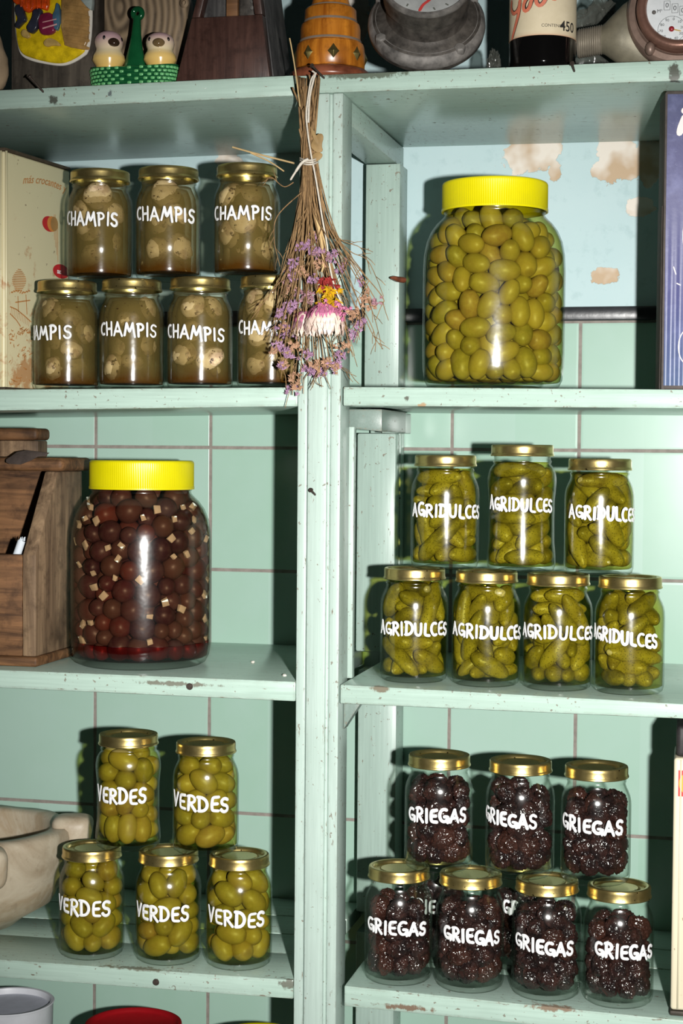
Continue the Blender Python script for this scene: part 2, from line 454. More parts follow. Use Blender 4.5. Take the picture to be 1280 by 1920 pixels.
# block and cleat under the middle shelf
zr2b = at(690, 763, 0).z
a = at(648, 802, .05); b = at(712, 806, .05)
mb = MB(); mb.hexa([(a.x, .06, a.z), (b.x, .06, b.z-.002), (b.x, .2, b.z-.002), (a.x, .2, a.z), (a.x, .06, zr2b-.001), (b.x, .06, zr2b-.001), (b.x, .2, zr2b-.001), (a.x, .2, zr2b-.001)])
for i in range(len(mb.v)): mb.v[i] = (mb.v[i][0]-a.x, mb.v[i][1]-.06, mb.v[i][2]-zr2b)
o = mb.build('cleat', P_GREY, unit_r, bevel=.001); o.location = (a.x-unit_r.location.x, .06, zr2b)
a = at(716, 770, .21); b = at(745, 812, .21)
mb = MB(); mb.box((0, 0, b.z-zr2b), (b.x-a.x, .085, -.001))
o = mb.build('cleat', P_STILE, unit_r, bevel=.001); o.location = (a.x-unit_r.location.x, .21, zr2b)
# triangular gusset below the pickle shelf
a = at(641, 1322, POST_D+.02); b = at(692, 1324, POST_D+.02); c = at(644, 1357, POST_D+.02)
zz = zr3b-.001
mb = MB().prism([(XPR+.0005, zz), (b.x, zz), (XPR+.0005, c.z)], lambda p, q: (p-XPR, 0, q-zz), lambda p, q: (p-XPR, .02, q-zz))
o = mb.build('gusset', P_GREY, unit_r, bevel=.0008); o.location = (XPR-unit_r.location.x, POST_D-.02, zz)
# ------------------------------------------------------------------ jars: materials
def glass_material(name, tint=(.975, .985, .975), edge=(.50, .56, .50), rough=.16):
    m = NT(name)
    f = m.node('ShaderNodeLayerWeight', i_Blend=.5).outputs['Facing']
    f5 = m.math('POWER', f, 5.0)
    col = m.mix(m.math('POWER', f, 4.0), tint, edge)
    tr = m.node('ShaderNodeBsdfTransparent', i_Color=col)
    nz = m.noise(m.coord(), 60, 2)
    gl = m.node('ShaderNodeBsdfGlossy', i_Color=(1, 1, 1), i_Roughness=rough, i_Normal=m.bump(nz, .12, .002))
    fac = m.math('ADD', m.math('MULTIPLY', f5, .38), .030, clamp=True)
    mx = m.node('ShaderNodeMixShader', i_0=fac, i_1=tr.outputs[0], i_2=gl.outputs[0])
    return m.done(mx.outputs[0])

def liquid_material(name, tint):
    m = NT(name)
    tr = m.node('ShaderNodeBsdfTransparent', i_Color=tint)
    gl = m.node('ShaderNodeBsdfGlossy', i_Color=(1, 1, 1), i_Roughness=.08)
    mx = m.node('ShaderNodeMixShader', i_0=.012, i_1=tr.outputs[0], i_2=gl.outputs[0])
    return m.done(mx.outputs[0])

def veil_material(name, rgb, dark, alpha, z0, z1):
    """one sheet of cloudy brine: part clear, part silt"""
    m = NT(name)
    co = m.coord()
    z = m.xyz(co)[2]
    n = m.noise(co, 35, 3, .55)
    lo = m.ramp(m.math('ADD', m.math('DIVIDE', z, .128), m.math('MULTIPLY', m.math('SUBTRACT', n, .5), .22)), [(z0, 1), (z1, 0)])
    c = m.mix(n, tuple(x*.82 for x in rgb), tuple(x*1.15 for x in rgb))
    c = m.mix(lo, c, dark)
    speck = m.math('GREATER_THAN', m.noise(co, 230, 2, .5), .735)
    c = m.mix(speck, c, hexc(66, 40, 20))
    d = m.node('ShaderNodeBsdfDiffuse', i_Color=c)
    if alpha >= 1: return m.done(d.outputs[0])
    tr = m.node('ShaderNodeBsdfTransparent', i_Color=(.97, .95, .88))
    a = m.math('ADD', alpha, m.math('MULTIPLY', m.math('SUBTRACT', n, .5), alpha*1.3), clamp=True)
    a = m.math('MAXIMUM', a, m.math('MULTIPLY', speck, .7))
    cosv = m.math('MAXIMUM', m.math('SUBTRACT', 1.0, m.node('ShaderNodeLayerWeight', i_Blend=.5).outputs['Facing']), .07)
    a = m.math('SUBTRACT', 1.0, m.math('POWER', m.math('SUBTRACT', 1.0, a, clamp=True), m.math('DIVIDE', 1.0, cosv)))   # longer path through the sheet when it is met at a slant
    a = m.math('ADD', a, m.math('MULTIPLY', lo, .25), clamp=True)
    mx = m.node('ShaderNodeMixShader', i_0=a, i_1=tr.outputs[0], i_2=d.outputs[0])
    return m.done(mx.outputs[0])

GLASS = glass_material('jar_glass')
def gold_material():
    m = NT('gold_lacquered_lid')
    n = m.noise(m.coord(), 120, 4, .6)
    sc = m.math('GREATER_THAN', m.noise(m.coord(), 210, 2, .5), .71)
    c = m.mix(n, (.56, .42, .14), (.72, .58, .25))
    c = m.mix(sc, c, hexc(60, 45, 25))
    return m.done(m.pbr(c, m.math('ADD', .24, m.math('MULTIPLY', n, .12)), .95, .5, m.bump(n, .08, .0005)))
GOLD = gold_material()
WHITE = plain('white_paint_pen', hexc(240, 240, 240), .45, var=.05, scale=200)
YELLOW = plain('yellow_plastic', hexc(222, 210, 6), .35, var=.04, scale=40)
RED = plain('red_plastic', hexc(150, 12, 22), .35, var=.06, scale=60)

def olive_material():
    m = NT('green_olive_skin')
    r = m.rnd(); co = m.coord()
    n = m.noise(co, 160, 4, .6); z = m.xyz(co)[2]
    c = m.ramp(r, [(0, hexc(140, 129, 63)), (.4, hexc(158, 142, 72)), (.8, hexc(171, 150, 81)), (1, hexc(150, 120, 79))])
    c = m.mix(m.math('MULTIPLY', m.ramp(n, [(.4, 0), (.75, 1)]), .45), c, hexc(188, 173, 101))
    blush = m.ramp(m.noise(co, 45, 2), [(.5, 0), (.68, 1)])
    c = m.mix(m.math('MULTIPLY', blush, .3), c, hexc(144, 113, 73))
    # the dark stalk scar at the tip
    c = m.mix(m.ramp(z, [(.0158, 0), (.0168, 1)]), c, hexc(92, 67, 34))
    return m.done(m.pbr(c, .42, 0, .35, m.bump(n, .12, .0006), sss=0))
def gherkin_material():
    m = NT('gherkin_skin')
    r = m.rnd(); co = m.coord()
    d = m.vor(co, 400); n = m.noise(co, 60, 3, .6)
    c = m.ramp(r, [(0, hexc(108, 100, 40)), (.5, hexc(134, 123, 53)), (.85, hexc(159, 145, 68)), (1, hexc(113, 99, 53))])
    c = m.mix(m.ramp(n, [(.35, 0), (.7, 1)]), c, hexc(170, 159, 75))
    c = m.mix(m.math('MULTIPLY', m.ramp(d, [(.2, 1), (.42, 0)]), .7), c, hexc(95, 89, 32))
    h = m.math('ADD', m.math('MULTIPLY', m.ramp(d, [(.1, 1), (.4, 0)]), .5), n)
    return m.done(m.pbr(c, .38, 0, .4, m.bump(h, .35, .0008)))
def wrinkled_material():
    m = NT('black_olive_skin')
    r = m.rnd(); co = m.coord()
    n = m.noise(co, 200, 3, .6); b = m.noise(co, 70, 3)
    c = m.mix(m.ramp(b, [(.4, 0), (.75, 1)]), hexc(30, 20, 20), hexc(66, 40, 35))
    c = m.mix(m.math('MULTIPLY', m.ramp(r, [(.7, 0), (1, 1)]), .3), c, hexc(84, 46, 32))
    return m.done(m.pbr(c, .2, 0, .7, m.bump(n, .5, .0012)))
def purple_material():
    m = NT('purple_olive_skin')
    r = m.rnd(); co = m.coord()
    n = m.noise(co, 110, 4, .6)
    c = m.ramp(r, [(0, hexc(68, 39, 48)), (.3, hexc(88, 55, 61)), (.55, hexc(103, 77, 70)), (.8, hexc(90, 46, 52)), (1, hexc(125, 66, 55))])
    c = m.mix(m.math('MULTIPLY', m.ramp(n, [(.4, 0), (.7, 1)]), .5), c, hexc(114, 90, 88))
    return m.done(m.pbr(c, .4, 0, .4, m.bump(n, .15, .0006)))
OLIVE, GHERKIN, WRINK, PURPLE = olive_material(), gherkin_material(), wrinkled_material(), purple_material()
GARLIC = plain('pale_garlic', hexc(255, 248, 232), .5, var=.08, scale=120)
CAPM = NT('mushroom_cap_skin')
_n = CAPM.noise(CAPM.coord(), 120, 4, .6); _s = CAPM.ramp(CAPM.noise(CAPM.coord(), 190, 3, .7), [(.60, 0), (.64, 1)])
_b = CAPM.ramp(CAPM.noise(CAPM.coord(), 55, 3, .6), [(.50, 0), (.62, 1)])
_c = CAPM.mix(_n, hexc(216, 186, 142), hexc(246, 222, 180)); _c = CAPM.mix(CAPM.math('MULTIPLY', _b, .55), _c, hexc(150, 108, 84)); _c = CAPM.mix(_s, _c, hexc(70, 46, 30))
CAPM = CAPM.done(CAPM.pbr(_c, .55, 0, .3, CAPM.bump(_n, .3, .001)))
STEMM = plain('mushroom_stem_flesh', hexc(238, 216, 168), .6, var=.1, scale=120)

# ------------------------------------------------------------------ jars: shapes
JR, JH = .0385, .128
def jar_profile(waist=False, k=1.0):
    R = JR; z = lambda v: v*k
    body = [(R, z(.011)), (R, z(.04)), (R, z(.06)), (R, z(.083))] if not waist else \
           [(R, z(.010)), (R*.985, z(.020)), (R*.955, z(.030)), (R*.95, z(.050)), (R*.955, z(.072)), (R*.985, z(.083)), (R, z(.090))]
    zs = .0 if not waist else .006
    sh = [(R*.992, z(.089+zs)), (R*.965, z(.0945+zs)), (R*.915, z(.0995+zs*.8)), (R*.865, z(.1035+zs*.5)), (.0322, z(.1065+zs*.2)), (.0318, .109*k), (.0327, .1105*k), (.0327, .1118*k), (.0316, .1128*k), (.0314, .126*k)]
    return [(.0001, .0035), (.022, .003), (.0305, .0006), (.034, .0), (.0368, .0022), (R*.99, .0065)] + body + sh
def inner_of(prof, t, zb):
    pts = [(max(r-t, .0001), z) for r, z in prof if z > zb+.001]
    return [(.0001, zb), (pts[0][0]-.003, zb), (pts[0][0]-.0005, zb+.0015)] + pts[1:]
BIGP = [(.0001, .006), (.05, .004), (.064, .0005), (.069, 0), (.0745, .003), (.0785, .011), (.0803, .024), (.0808, .045), (.0808, .135), (.0800, .152), (.0772, .167), (.0722, .179), (.0660, .1875), (.0602, .193), (.0572, .1965), (.0566, .199), (.0580, .2005), (.0580, .2025), (.0566, .204), (.0566, .228)]
def lim_fn(prof, t):
    zs = np.array([z for r, z in prof[5:]]); rs = np.array([r-t for r, z in prof[5:]])
    return lambda z: np.interp(z, zs, rs)

def glass_mesh(name, prof, t, zb, seg=64):
    inn = inner_of(prof, t, zb)
    return MB().lathe(prof+inn[::-1], seg).mesh(name, GLASS, sharp=60)
ME_GLASS = glass_mesh('jar_glass', jar_profile(), .0012, .0062)
K_V, K_A = .134/.128, .1415/.128
ME_GLASS_V = glass_mesh('jar_glass', jar_profile(True, K_V), .0012, .0062)
ME_GLASS_A = glass_mesh('jar_glass', jar_profile(True, K_A), .0012, .0062)
ME_GLASS_BIG = glass_mesh('jar_glass', BIGP, .0016, .0085, 96)

def lid_mesh():
    L = [(.0001, .1252), (.0205, .1252), (.0213, .1243), (.0222, .1240), (.0265, .1240), (.0276, .1245), (.0285, .1268), (.0296, .1276), (.0325, .1280), (.0340, .1275), (.0346, .1262), (.0347, .1240),
         (.0347, .1190), (.0350, .1178), (.0355, .1168), (.0356, .1158), (.0350, .1150), (.0338, .1152), (.0332, .1165), (.0328, .1235), (.0001, .1240)]
    return MB().lathe(L, 72).mesh('lid', GOLD, sharp=40)
ME_LID = lid_mesh()
def big_lid_mesh(mat, ribs=150):
    z0, z1 = .2015, .2345
    L = [(.0001, z1-.0012), (.050, z1-.0012), (.0525, z1-.0002), (.0575, z1), (.0592, z1-.0008), (.0600, z1-.0025), (.0601, z1-.004), (.0601, z0+.0035), (.0606, z0+.003), (.0606, z0), (.0588, z0), (.0585, z1-.004), (.0001, z1-.0045)]
    def mod(r, z, an):
        if r > .0599 and z0+.0034 < z < z1-.003: return r - .00035*(.5+.5*math.cos(an*ribs))
        return r
    return MB().lathe(L, ribs*4, mod=mod).mesh('lid', mat, sharp=50)
ME_BIGLID = big_lid_mesh(YELLOW)

# ------------------------------------------------------------------ handwriting
def arc(cx, cy, rx, ry, a0, a1, n=14):
    return [(cx+rx*math.cos(math.radians(a0+(a1-a0)*i/n)), cy+ry*math.sin(math.radians(a0+(a1-a0)*i/n))) for i in range(n+1)]
GLY = {
 'A': (.78, [[(.0, -.02), (.36, 1.0)], [(.36, 1.0), (.52, .5), (.74, -.06)], [(.1, .30), (.62, .30)]]),
 'C': (.66, [arc(.40, .5, .38, .5, 62, 300)]),
 'D': (.72, [[(.1, 1), (.08, .02)], [(-.02, 1.0), (.2, 1.0)]+arc(.2, .5, .46, .5, 80, -80)+[(.02, .0)]]),
 'E': (.58, [[(.56, 1.0), (.12, .97), (.06, .5), (.1, .04), (.56, .02)], [(.08, .5), (.48, .52)]]),
 'G': (.76, [arc(.40, .5, .38, .5, 55, 345)+[(.74, .36)], [(.42, .40), (.76, .40), (.72, -.05)]]),
 'H': (.72, [[(.06, 1), (.1, -.02)], [(.62, 1.02), (.62, -.04)], [(.08, .46), (.62, .5)]]),
 'I': (.28, [[(.13, 1.0), (.13, -.02)]]),
 'L': (.54, [[(.1, 1.0), (.08, .03), (.52, .0)]]),
 'M': (.96, [[(.02, -.02), (.22, 1.0)], [(.22, 1.0), (.46, .22), (.74, 1.02)], [(.74, 1.02), (.82, .4), (.92, -.12)]]),
 'P': (.62, [[(.1, .98), (.12, -.08)], [(.02, .96), (.22, 1.02)]+arc(.26, .74, .30, .27, 80, -90)+[(.12, .46)]]),
 'R': (.68, [[(.1, .96), (.08, -.04)], [(.0, .94), (.2, 1.02)]+arc(.26, .75, .30, .26, 80, -90)+[(.14, .48)], [(.2, .48), (.64, -.06)]]),
 'S': (.62, [[(.58, .90)]+arc(.34, .745, .27, .25, 50, 262)+arc(.30, .25, .29, .26, 78, -165)]),
 'U': (.70, [[(.06, 1.0), (.07, .4)]+arc(.32, .3, .26, .31, 190, 340)+[(.6, .5), (.62, 1.0)]]),
 'V': (.66, [[(.0, 1.0), (.16, .5), (.32, .0)], [(.32, .0), (.46, .5), (.62, 1.0)]]),
}
def letters(text, s0, s1, zc, h, slope, R, seed, w=.0019):
    """brush strokes of paint lying on a jar of radius R, from arc length s0 to s1"""
    rng = random.Random(seed)
    gap = .17
    tot = sum(GLY[c][0] for c in text)+gap*(len(text)-1)
    sx = (s1-s0)/tot
    mb = MB(); x = 0.0
    for c in text:
        adv, strokes = GLY[c]
        dz = rng.uniform(-.05, .05); sh = rng.uniform(.93, 1.06); sk = rng.uniform(-.05, .05)
        for st in strokes:
            pts = [Vector((s0+(x+p[0]+sk*p[1])*sx, zc+h*((p[1]*sh-.5)+dz)+slope*((s0-s0)+(x+p[0])*sx-(s1-s0)/2))) for p in st]
            # resample
            out = [pts[0]]
            for a, b in zip(pts, pts[1:]):
                n = max(1, int((b-a).length/.0014))
                out += [a.lerp(b, (i+1)/n) for i in range(n)]
            for _ in range(2):
                out = [out[0]]+[(out[i-1]+out[i]*2+out[i+1])/4 for i in range(1, len(out)-1)]+[out[-1]]
            t0 = (out[1]-out[0]).normalized(); t1 = (out[-1]-out[-2]).normalized()
            seq = [(out[0]-t0*w*.85, .35), (out[0]-t0*w*.5, .8)]+[(p, 1.0) for p in out]+[(out[-1]+t1*w*.5, .8), (out[-1]+t1*w*.85, .35)]
            ww = w*rng.uniform(.85, 1.12)
            vs_ = []
            for i, (p, k) in enumerate(seq):
                a = seq[max(0, i-1)][0]; b = seq[min(len(seq)-1, i+1)][0]
                t = (b-a).normalized(); nn = Vector((-t.y, t.x))
                for e, hh in ((-1, .0001), (-.55, .0007), (.55, .0007), (1, .0001)):
                    q = p+nn*(e*ww*k)
                    th = q.x/R
                    rr = R+hh
                    vs_.append((rr*math.sin(th), -rr*math.cos(th), q.y))
            fs = [(i*4+k, i*4+k+1, i*4+k+5, i*4+k+4) for i in range(len(seq)-1) for k in range(3)]
            mb.add(vs_, fs)
        x += adv+gap
    return mb

# ------------------------------------------------------------------ packing of the contents
def pack(seed, off, rad, lim, zlo, zhi, hollow=0.0, iters=160, grav=.0004, spread=1.0):
    """settles rigid bodies (each a few balls) inside a jar; off (n,k,3), rad (n,k)"""
    rng = np.random.default_rng(seed)
    n, k, _ = off.shape
    off = off-off.mean(1, keepdims=True)
    R = np.linalg.qr(rng.normal(size=(n, 3, 3)))[0]
    R[:, :, 0] *= np.sign(np.linalg.det(R))[:, None]
    z = zlo+(np.arange(n)+.5)/n*(zhi-zlo)*spread
    L = lim(z)-.01
    th = rng.uniform(0, 2*PI, n); lo_ = np.minimum(.98, (hollow/np.maximum(L, .001))**2); rho = np.sqrt(lo_+(1-lo_)*rng.uniform(0, 1, n))*L
    c = np.stack([rho*np.cos(th), rho*np.sin(th), z], 1)
    P = c[:, None]+np.einsum('nij,nkj->nki', R, off)
    rr = rad.reshape(-1)
    ids = np.repeat(np.arange(n), k)
    same = ids[:, None] == ids[None]
    sumr = (rr[:, None]+rr[None])
    for it in range(iters):
        g = grav*max(0, 1-1.25*it/iters)
        P[..., 2] -= g
        Q = P.reshape(-1, 3)
        d = Q[:, None]-Q[None]
        dist = np.sqrt((d*d).sum(-1))+1e-9
        ov = np.where(same, 0, np.maximum(sumr-dist, 0))
        cnt = np.maximum((ov > 0).sum(1), 1)
        corr = (d*(ov/dist)[..., None]).sum(1)*.5
        Q = Q+corr*(1.0/np.maximum(1, cnt*.6))[:, None]*1.1
        rho = np.hypot(Q[:, 0], Q[:, 1])+1e-9
        lm = lim(Q[:, 2])-rr
        s = np.minimum(1, lm/rho)
        if hollow: s = np.where(rho < hollow, hollow/rho, s)
        Q[:, :2] *= s[:, None]
        Q[:, 2] = np.maximum(Q[:, 2], zlo+rr)
        Q[:, 2] = np.minimum(Q[:, 2], zhi+.004-rr)
        P = Q.reshape(n, k, 3)
        c = P.mean(1)
        H = np.einsum('nka,nkb->nab', off, P-c[:, None])
        U, S, Vt = np.linalg.svd(H)
        D = np.ones((n, 3)); D[:, 2] = np.sign(np.linalg.det(np.einsum('nab,nbc->nac', U, Vt)))
        R = np.einsum('nba,nb,ncb->nac', Vt, D, U)
        P = c[:, None]+np.einsum('nij,nkj->nki', R, off)
    return c, R

def body_matrix(root_m, c, R, s=1.0):
    m = Matrix(((R[0][0]*s, R[0][1]*s, R[0][2]*s, c[0]), (R[1][0]*s, R[1][1]*s, R[1][2]*s, c[1]), (R[2][0]*s, R[2][1]*s, R[2][2]*s, c[2]), (0, 0, 0, 1)))
    return root_m @ m

# fruit meshes, a few shapes of each kind
def olive_mesh(name, mat, hl, r, seed, seg=20, rings=16, knob=.4):
    rng = random.Random(seed); a = rng.uniform(-.12, .12); b = rng.uniform(-.06, .06); ph = rng.uniform(0, 6)
    sd = Vector((seed*3.1, 1.7, .3))
    def fn(d):
        z = d.z
        k = 1+a*z*.5+b*(1-z*z)*math.cos(math.atan2(d.y, d.x)+ph)+.03*noise.noise(d*1.6+sd)
        tip = 1.0
        if z > .97: tip = 1-.06*knob
        return Vector((d.x*k, d.y*k, z*tip))
    return MB().ball((0, 0, 0), (r, r, hl), seg, rings, fn=fn).mesh(name, mat, sharp=180)
ME_OLIVE = [olive_mesh('green_olive', OLIVE, .0178, .0121, s) for s in range(7)]
ME_PURPLE = [olive_mesh('purple_olive', PURPLE, .0128, .0117, 20+s) for s in range(6)]
def wrinkled_mesh(seed):
    bm = bmesh.new(); bmesh.ops.create_icosphere(bm, subdivisions=5, radius=1)
    sd = Vector((seed*5.3, seed*1.1, .7))
    for v in bm.verts:
        d = v.co.normalized()
        w = 1-abs(noise.noise(d*2.6+sd))*1.0
        q = 1-abs(noise.noise(d*6.5+sd*2))*.9
        q3 = 1-abs(noise.noise(d*14+sd*3))
        k = .86+.09*(q3-.6)+.34*(w-.6)+.22*(q-.6)+.16*noise.noise(d*1.2+sd*3)
        v.co = Vector((d.x*.0114, d.y*.0106, d.z*.0134))*k*1.04
    me = bpy.data.meshes.new('black_olive'); bm.to_mesh(me); bm.free()
    me.materials.append(WRINK); me.polygons.foreach_set('use_smooth', [True]*len(me.polygons))
    return me
ME_WRINK = [wrinkled_mesh(s) for s in range(7)]
def gherkin_shape(seed):
    rng = random.Random(seed)
    Lh = rng.choice([.018, .025, .029, .032, .035, .037])*rng.uniform(.92, 1.08); r = rng.uniform(.0084, .0106) if Lh > .02 else rng.uniform(.009, .0115)
    bend = rng.uniform(.0, .009)*(Lh/.03)
    spine = lambda t: Vector((bend*(t*t-.4), 0, t*Lh))
    return Lh, r, spine
def gherkin_mesh(seed):
    Lh, r, spine = gherkin_shape(seed)
    rng = random.Random(seed+50); sd = Vector((seed*2.3, .4, .9))
    n, seg = 26, 20; vs_ = []
    for i in range(n+1):
        t = -math.cos(PI*i/n); c = spine(t)
        prof = max(0.0, 1-abs(t)**3.2)**.5*(1-.12*t*t)*(1+.05*math.sin(3*t+seed))
        for k in range(seg):
            an = 2*PI*k/seg
            d = Vector((math.cos(an), math.sin(an), 0))
            p = c+d*(r*prof)
            bmp = max(0, noise.noise(p*230+sd)-.12)*.0012+noise.noise(p*70+sd)*.0008
            vs_.append(p+d*bmp*prof)
    fs = [(i*seg+k, i*seg+(k+1)%seg, (i+1)*seg+(k+1)%seg, (i+1)*seg+k) for i in range(n) for k in range(seg)]
    return MB().add(vs_, fs).mesh('gherkin', GHERKIN, sharp=180)
GSEEDS = list(range(14))
ME_GHERKIN = [gherkin_mesh(s) for s in GSEEDS]
def gherkin_balls(s):
    Lh, r, sp = gherkin_shape(s)
    ts = [-.72, -.36, 0, .36, .72]
    o = np.array([list(sp(t)) for t in ts]); 
    return o, np.array([r*.84, r*.97, r, r*.97, r*.84])*.97
# ------------------------------------------------------------------ jars: builder
PLACED = {}
def make_jar(key, name, label, cat, group, px, y, z, glass, lid, k=1.0, scale=1.0, extra_rot=0.0):
    ymid = 855 if z is None else 0
    zc = z+.06
    # x from the photo column at the jar's own depth and height
    x = None
    for _ in range(1):
        lo, hi = -1.3, .3
        # find the pixel row of the jar's middle, then its x
        q = Vector((-.4, y, zc))
        for _i in range(6):
            rel = np.array([q.x, q.y+DIST, q.z-EYE]); dd = rel@_fw
            v = 960-F_PX*(rel@_uy)/dd
            q = at(px, v, y); q.z = zc
    loc = Vector((q.x, y, z))
    t = thing(name, label, cat, loc, facing(loc)+extra_rot, group)
    t.scale = (scale,)*3
    g = link('glass', glass, t); l = link('lid', lid, t)
    if lid is ME_LID: l.scale = (1, 1, 1); l.location.z = JH*(k-1)
    l.rotation_euler.z = random.Random(key).uniform(0, 6)
    m = Matrix.Translation(loc) @ Matrix.Rotation(facing(loc)+extra_rot, 4, 'Z') @ Matrix.Scale(scale, 4)
    PLACED[key] = (t, m)
    return t, m

def arc_of(px0, px1, cx, w):
    R = w/2
    f = lambda p: math.asin(max(-1, min(1, (p-cx)/R)))
    return f(px0)*JR, f(px1)*JR

def put(name, me, m, label, cat, group):
    o = link(name, me); o.matrix_world = m
    return tag(o, label, cat, group)

# key: px of centre, text pixels x0..x1, row, text height as fraction, slope, place words
def text_z(py, loc):
    """height on the jar front of photo row py"""
    return at(640, py, loc.y-JR).z

def jar_label(kind_text, word, s0, s1, py, px_mid, slope, t, m, seed, h=.0175, w=.0019, R=JR):
    loc = m.translation
    z = at(px_mid, py, loc.y-R*.9).z-loc.z
    o = letters(word, s0, s1, z, h, slope, R+.0002, seed, w).build('lettering', WHITE, t, sharp=180, weld=False)
    return o

def rest(key, x, r=.0345):
    return max(SHELF[key](x-r), SHELF[key](x+r))+.0003
def atop(*keys):
    return max(PLACED[k][0].location.z for k in keys)+JH+.0003
def keep_in(me, m, lim, zlo=.0074):
    """nudges a fruit inwards until none of it touches the glass"""
    v = np.empty(len(me.vertices)*3); me.vertices.foreach_get('co', v); v = v.reshape(-1, 3)
    A = np.array(m)
    p = v@A[:3, :3].T+A[:3, 3]
    for _ in range(3):
        rho = np.hypot(p[:, 0], p[:, 1]); ex = rho-lim(p[:, 2]); i = ex.argmax()
        d = np.zeros(3)
        if ex[i] > 0: d[:2] = -p[i, :2]/rho[i]*ex[i]
        lo = p[:, 2].min()
        if lo < zlo: d[2] = zlo-lo
        p = p+d; A[:3, 3] += d
    return Matrix(A.tolist())
I4 = Matrix.Identity(4)
def col_words(i, n): return {3: ['leftmost', 'middle', 'rightmost'], 2: ['left-hand', 'right-hand'], 4: ['leftmost', 'second from left', 'third from left', 'rightmost']}[n][i]

# ---- CHAMPIS: mushrooms in cloudy brine
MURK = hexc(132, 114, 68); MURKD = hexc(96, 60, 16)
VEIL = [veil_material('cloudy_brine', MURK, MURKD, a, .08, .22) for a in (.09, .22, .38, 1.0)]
jl = lim_fn(jar_profile(), .0014)
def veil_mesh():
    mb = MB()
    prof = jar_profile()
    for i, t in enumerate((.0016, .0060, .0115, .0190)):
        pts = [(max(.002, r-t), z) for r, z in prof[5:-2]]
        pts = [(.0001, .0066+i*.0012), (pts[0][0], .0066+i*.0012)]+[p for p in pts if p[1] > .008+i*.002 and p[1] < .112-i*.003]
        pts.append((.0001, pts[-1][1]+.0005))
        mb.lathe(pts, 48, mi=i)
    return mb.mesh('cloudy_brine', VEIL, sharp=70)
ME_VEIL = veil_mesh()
def cap_mesh(seed):
    sd = Vector((seed*3.7, .2, 1.1))
    R = .0165
    prof = [(.0001, -.002), (.006, -.0025), (.011, -.0045), (.0135, -.0052), (.0152, -.0035), (R, .0005), (.0158, .005), (.0135, .0088), (.0095, .0115), (.005, .0128), (.0001, .0132)]
    mb = MB().lathe(prof, 32)
    mb.v = [tuple(Vector(v)*(1+.10*noise.noise(Vector(v)*110+sd)+.05*noise.noise(Vector(v)*300+sd))) for v in mb.v]
    return mb.mesh('cap', CAPM, sharp=60)
def stalk_mesh(seed):
    h = .013
    prof = [(.0001, -.0165), (.0048, -.0165), (.0056, -.0155), (.0054, -.010), (.0050, -.006), (.0058, -.002), (.0001, -.0015)]
    return MB().lathe(prof, 20).mesh('stem', STEMM, sharp=50)
ME_CAP = [cap_mesh(s) for s in range(5)]; ME_STALK = [stalk_mesh(0)]
def fill_mushrooms(key, m, where, seed):
    rng = random.Random(seed)
    spots = []
    for i in range(13):
        for _ in range(60):
            th = rng.uniform(-1.35, 1.35) if i < 11 else rng.uniform(1.8, 4.4)
            zz = rng.uniform(.024, .098)
            depth = rng.choice([.0005, .002, .004, .007, .010])
            rho = jl(zz)-.0155-depth
            p = Vector((rho*math.sin(th), -rho*math.cos(th), zz))
            if all((p-q).length > .0235 for q in spots): break
        else: continue
        spots.append(p)
        out = Vector((math.sin(th), -math.cos(th), rng.uniform(-.5, .9)))
        tilt = Vector((rng.uniform(-1, 1), rng.uniform(-1, 1), rng.uniform(-.6, 1)))*.8
        ax = (out+tilt).normalized()
        q = Vector((0, 0, 1)).rotation_difference(ax)
        s = rng.uniform(.80, 1.12)
        o = bpy.data.objects.new('mushroom', None); COL.objects.link(o); o.empty_display_size = .01
        o.matrix_world = m @ Matrix.Translation(p-ax*.003) @ q.to_matrix().to_4x4() @ Matrix.Scale(s, 4)
        tag(o, 'pale mushroom in the '+where, 'mushroom', 'mushrooms in the '+where)
        link('cap', ME_CAP[rng.randrange(5)], o); link('stem', ME_STALK[0], o)

champis = [  # key, px, y, row, index, text px0, px1, row y, slope, width px
 ('C4', 125.8, .060, 'lower', 0, None, 133, 622, -.01, 120), ('C5', 247, .060, 'lower', 1, 190, 292, 617, -.03, 125), ('C6', 375, .060, 'lower', 2, 316, 419, 623, -.08, 125), ('C7', 507, .060, 'lower', 3, 449.5, 550, 614, -.03, 124),
 ('C1', 187.5, .064, 'upper', 0, 126.5, 220, 409, -.04, 126), ('C2', 315.6, .064, 'upper', 1, 259, 362, 401, -.05, 122), ('C3', 462.4, .064, 'upper', 2, 405, 507, 398, .0, 122.5)]
for i, (key, px, y, row, ix, p0, p1, py, sl, w) in enumerate(champis):
    z = rest('L2', at(px, 730, y).x) if row == 'lower' else atop('C%d' % (ix+4), 'C%d' % (ix+5))
    n = 4 if row == 'lower' else 3
    where = '%s CHAMPIS jar of the %s row' % (col_words(ix, n), row)
    t, m = make_jar(key, 'mushroom_jar', 'gold-lidded glass jar of mushrooms in murky brine, %s of the %s CHAMPIS row' % (col_words(ix, n), row), 'jar', 'jars of mushrooms', px, y, z, ME_GLASS, ME_LID)
    link('brine', ME_VEIL, t)
    if p0 is None:
        s1 = math.asin((p1-px)/(w/2))*JR; s0 = s1-.079
    else: s0, s1 = arc_of(p0, p1, px, w)
    jar_label('', 'CHAMPIS', s0, s1, py, px, sl, t, m, 100+i, h=.0140, w=.0014)
    fill_mushrooms(key, m, where, 300+i)

